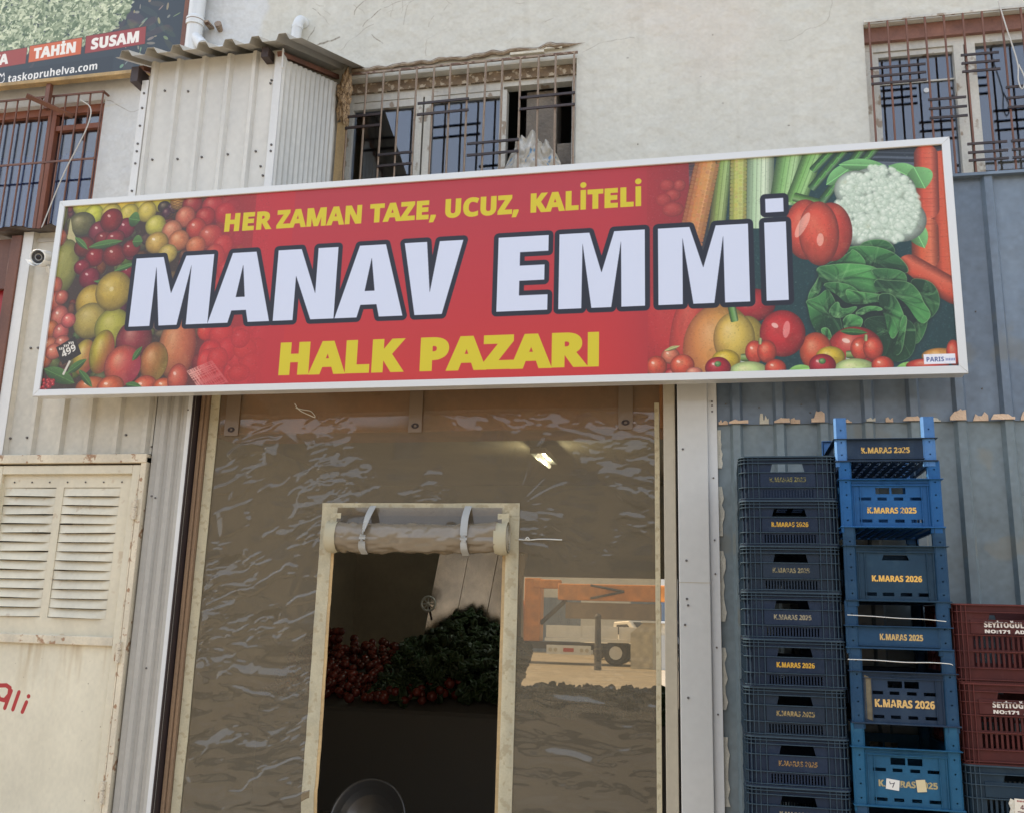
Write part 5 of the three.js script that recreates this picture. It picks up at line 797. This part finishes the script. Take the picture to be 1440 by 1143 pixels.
{
  const orange = phys({ map: mottle([194, 122, 56], .2, 1, 511), roughness: .4 }), white = phys({ map: mottle([212, 210, 202], .06, 1, 512), roughness: .35 }), dark = std({ color: lin(.03, .03, .03), roughness: .6 });
  const t = thing('crane_truck', 'truck with an orange folding crane in the yard seen through the shop', 'truck', [-4.6, 0, -33.5]);
  part('chassis', bx(-3.9, 2.4, .55, .80, -.5, .5), dark, t); part('flatbed', bx(-1.9, 2.4, .86, .98, -1.15, 1.15), white, t);
  for (let k = 0; k < 3; k++) part('side_board', rbx(-1.85 + k * 1.4, -.50 + k * 1.4, 1.0, 1.45, 1.11, 1.16, .01), white, t);
  part('cab', rbx(-4.4, -3.0, .70, 2.4, -1.1, 1.1, .09, 3), orange, t); part('side_window', bx(-4.1, -3.3, 1.5, 2.15, 1.102, 1.108), dark, t);
  part('crane_column', rbx(-2.85, -2.2, .82, 3.25, -.2, .6, .04), orange, t); part('boom', uvm(rbx(-1.5, 2.8, 2.42, 3.05, .3, .7, .05)), orange, t); part('boom_root', uvm(rbx(-2.5, -1.4, 2.85, 3.2, .28, .62, .05)), orange, t); part('jib', rbx(-1.2, 2.5, 1.72, 2.34, .25, .6, .03), std({ map: mottle([122, 104, 84], .15, 1, 513), roughness: .6 }), t);
  part('ram', rod(V(-2.2, 1.5, .45), V(-1.2, 2.42, .45), .09), dark, t); for (const y of [2.5, 3.0]) part('ram', rod(V(-.2, y, .74), V(1.1, 2.78, .74), .045), dark, t);
  part('lamp_board', bx(-1.8, -.1, .38, .72, 1.24, 1.30), white, t); part('tail_light', bx(-1.15, -.75, .48, .62, 1.302, 1.325), std({ color: lin(.45, .05, .04), roughness: .3 }), t);
  for (const x of [-1.65, -1.45, -.45, -.25]) part('round_lamp', rod(V(x, .55, 1.302), V(x, .55, 1.33), .07), M.jamb, t);
  for (const x of [-3.7, .8, 1.8]) for (const z of [-.85, .85]) wheel(t, x, z);
  const p = thing('pickup_truck', 'white pickup with dark windows in the yard seen through the shop', 'truck', [-3.6, 0, -38]); p.rotation.y = -.75;
  const pk = new THREE.ExtrudeGeometry(poly([[-2.3, .45], [-2.32, 1.0], [-.42, 1.03], [-.3, 1.60], [.62, 1.66], [1.22, 1.12], [2.1, 1.0], [2.28, .82], [2.28, .42]]), { depth: 1.5, bevelEnabled: true, bevelSize: .05, bevelThickness: .08, bevelSegments: 2 }).translate(0, 0, -.75);
  part('body', uvm(pk), white, p); for (const s of [-1, 1]) part('side_window', slab([[-.2, 1.12], [-.12, 1.52], [.55, 1.56], [1.0, 1.14]], [], s > 0 ? .832 : -.838, s > 0 ? .838 : -.832), dark, p); part('windscreen', uvm(new THREE.BoxGeometry(.62, .012, 1.36).rotateZ(-.735).translate(.985, 1.445, 0)), dark, p);
  part('grille', bx(2.332, 2.345, .62, .8, -.55, .55), dark, p); for (const s of [-1, 1]) part('headlight', rbx(2.332, 2.35, .68, .82, s * .68 - .1, s * .68 + .1, .006), M.trim, p); part('bumper', rbx(2.30, 2.38, .40, .56, -.8, .8, .02), dark, p);
  for (const x of [-1.35, 1.45]) for (const z of [-.78, .78]) wheel(p, x, z, .36);
  const kiosk = thing('yard_kiosk', 'low beige block hut with a sloping roof in the yard seen through the shop', 'hut', [-2.55, 0, -31]);
  part('wall', slab([[-.55, 0], [1.1, 0], [1.1, 1.62], [-.1, 1.62], [-.55, 1.25]], [], -1.2, 0), std({ map: mottle([188, 176, 152], .2, 1, 522), roughness: .9 }), kiosk); part('roof', uvm(rbx(-.16, 1.2, 1.625, 1.70, -1.3, .1, .01)), white, kiosk); part('doorway_panel', bx(.25, .75, 0, 1.2, .002, .03), M.greySheet, kiosk);
  const bol = thing('gate_post', 'dark upright post in the yard seen through the shop', 'post', [-4.05, 0, -29]); part('shaft', rod(V(0, 0, 0), V(0, 1.75, 0), .13, .10, 16), dark, bol); part('cap', new THREE.SphereGeometry(.12, 14, 10).translate(0, 1.78, 0), dark, bol);
  const y = thing('yard_shed', 'long pale shed with a pitched roof at the back of the yard', 'shed', [-5, 0, -46]);
  part('wall', bx(-16, 16, 0, 4.2, -.2, 0), std({ map: mottle([206, 202, 190], .1, 3, 521), roughness: .85 }), y); part('roof', uvm(new THREE.BoxGeometry(33, .12, 7).rotateX(-.28).translate(0, 5.0, -3)), M.greySheet, y);
  for (let k = 0; k < 6; k++) part('shutter', sheet(2.6, 2.8, .12, .07, .05, .02, .06).translate(-15 + k * 5.2, .02, .012), M.blueSheet, y);
}

// cars added unseen behind the viewer, to darken what the low plastic folds mirror
function car(x, z, turn, paint, label) {
  const c = thing('added_car', label, 'car', [x, 0, z], 'unseen cars added opposite the shop for their reflection'); c.rotation.y = turn;
  const prof = [[-2.15, .38], [-2.12, .78], [-1.9, .92], [-1.35, .97], [-.75, 1.40], [.55, 1.44], [1.25, 1.02], [2.0, .88], [2.15, .70], [2.15, .36]], body = new THREE.ExtrudeGeometry(poly(prof), { depth: 1.5, bevelEnabled: true, bevelSize: .07, bevelThickness: .09, bevelSegments: 3 }).translate(0, 0, -.75);
  part('body', uvm(body), paint, c); const gl = std({ color: lin(.02, .022, .025), roughness: .08 });
  for (const s of [-1, 1]) part('side_window', slab([[-1.15, 1.0], [-.68, 1.34], [.5, 1.37], [1.05, 1.02]], [], s > 0 ? .842 : -.848, s > 0 ? .848 : -.842), gl, c);
  for (const wx of [-1.35, 1.35]) for (const wz of [-.78, .78]) wheel(c, wx, wz, .33);
  for (const s of [-1, 1]) part('headlight', rbx(2.20, 2.235, .66, .78, s * .6 - .14, s * .6 + .14, .01), M.trim, c);
}
car(-6.0, 8.2, .03, phys({ color: lin(.02, .024, .032), roughness: .25, clearcoat: 1, clearcoatRoughness: .05 }), 'unseen dark navy hatchback added opposite the metal door for its reflection');
car(-1.3, 8.4, -.02, phys({ color: lin(.03, .03, .03), roughness: .25, clearcoat: 1, clearcoatRoughness: .05 }), 'unseen black hatchback added opposite the shop doorway for its reflection');

scene.traverse((o) => { if (o.isMesh) { o.castShadow = true; o.receiveShadow = true; } });
renderer.render(scene, camera);
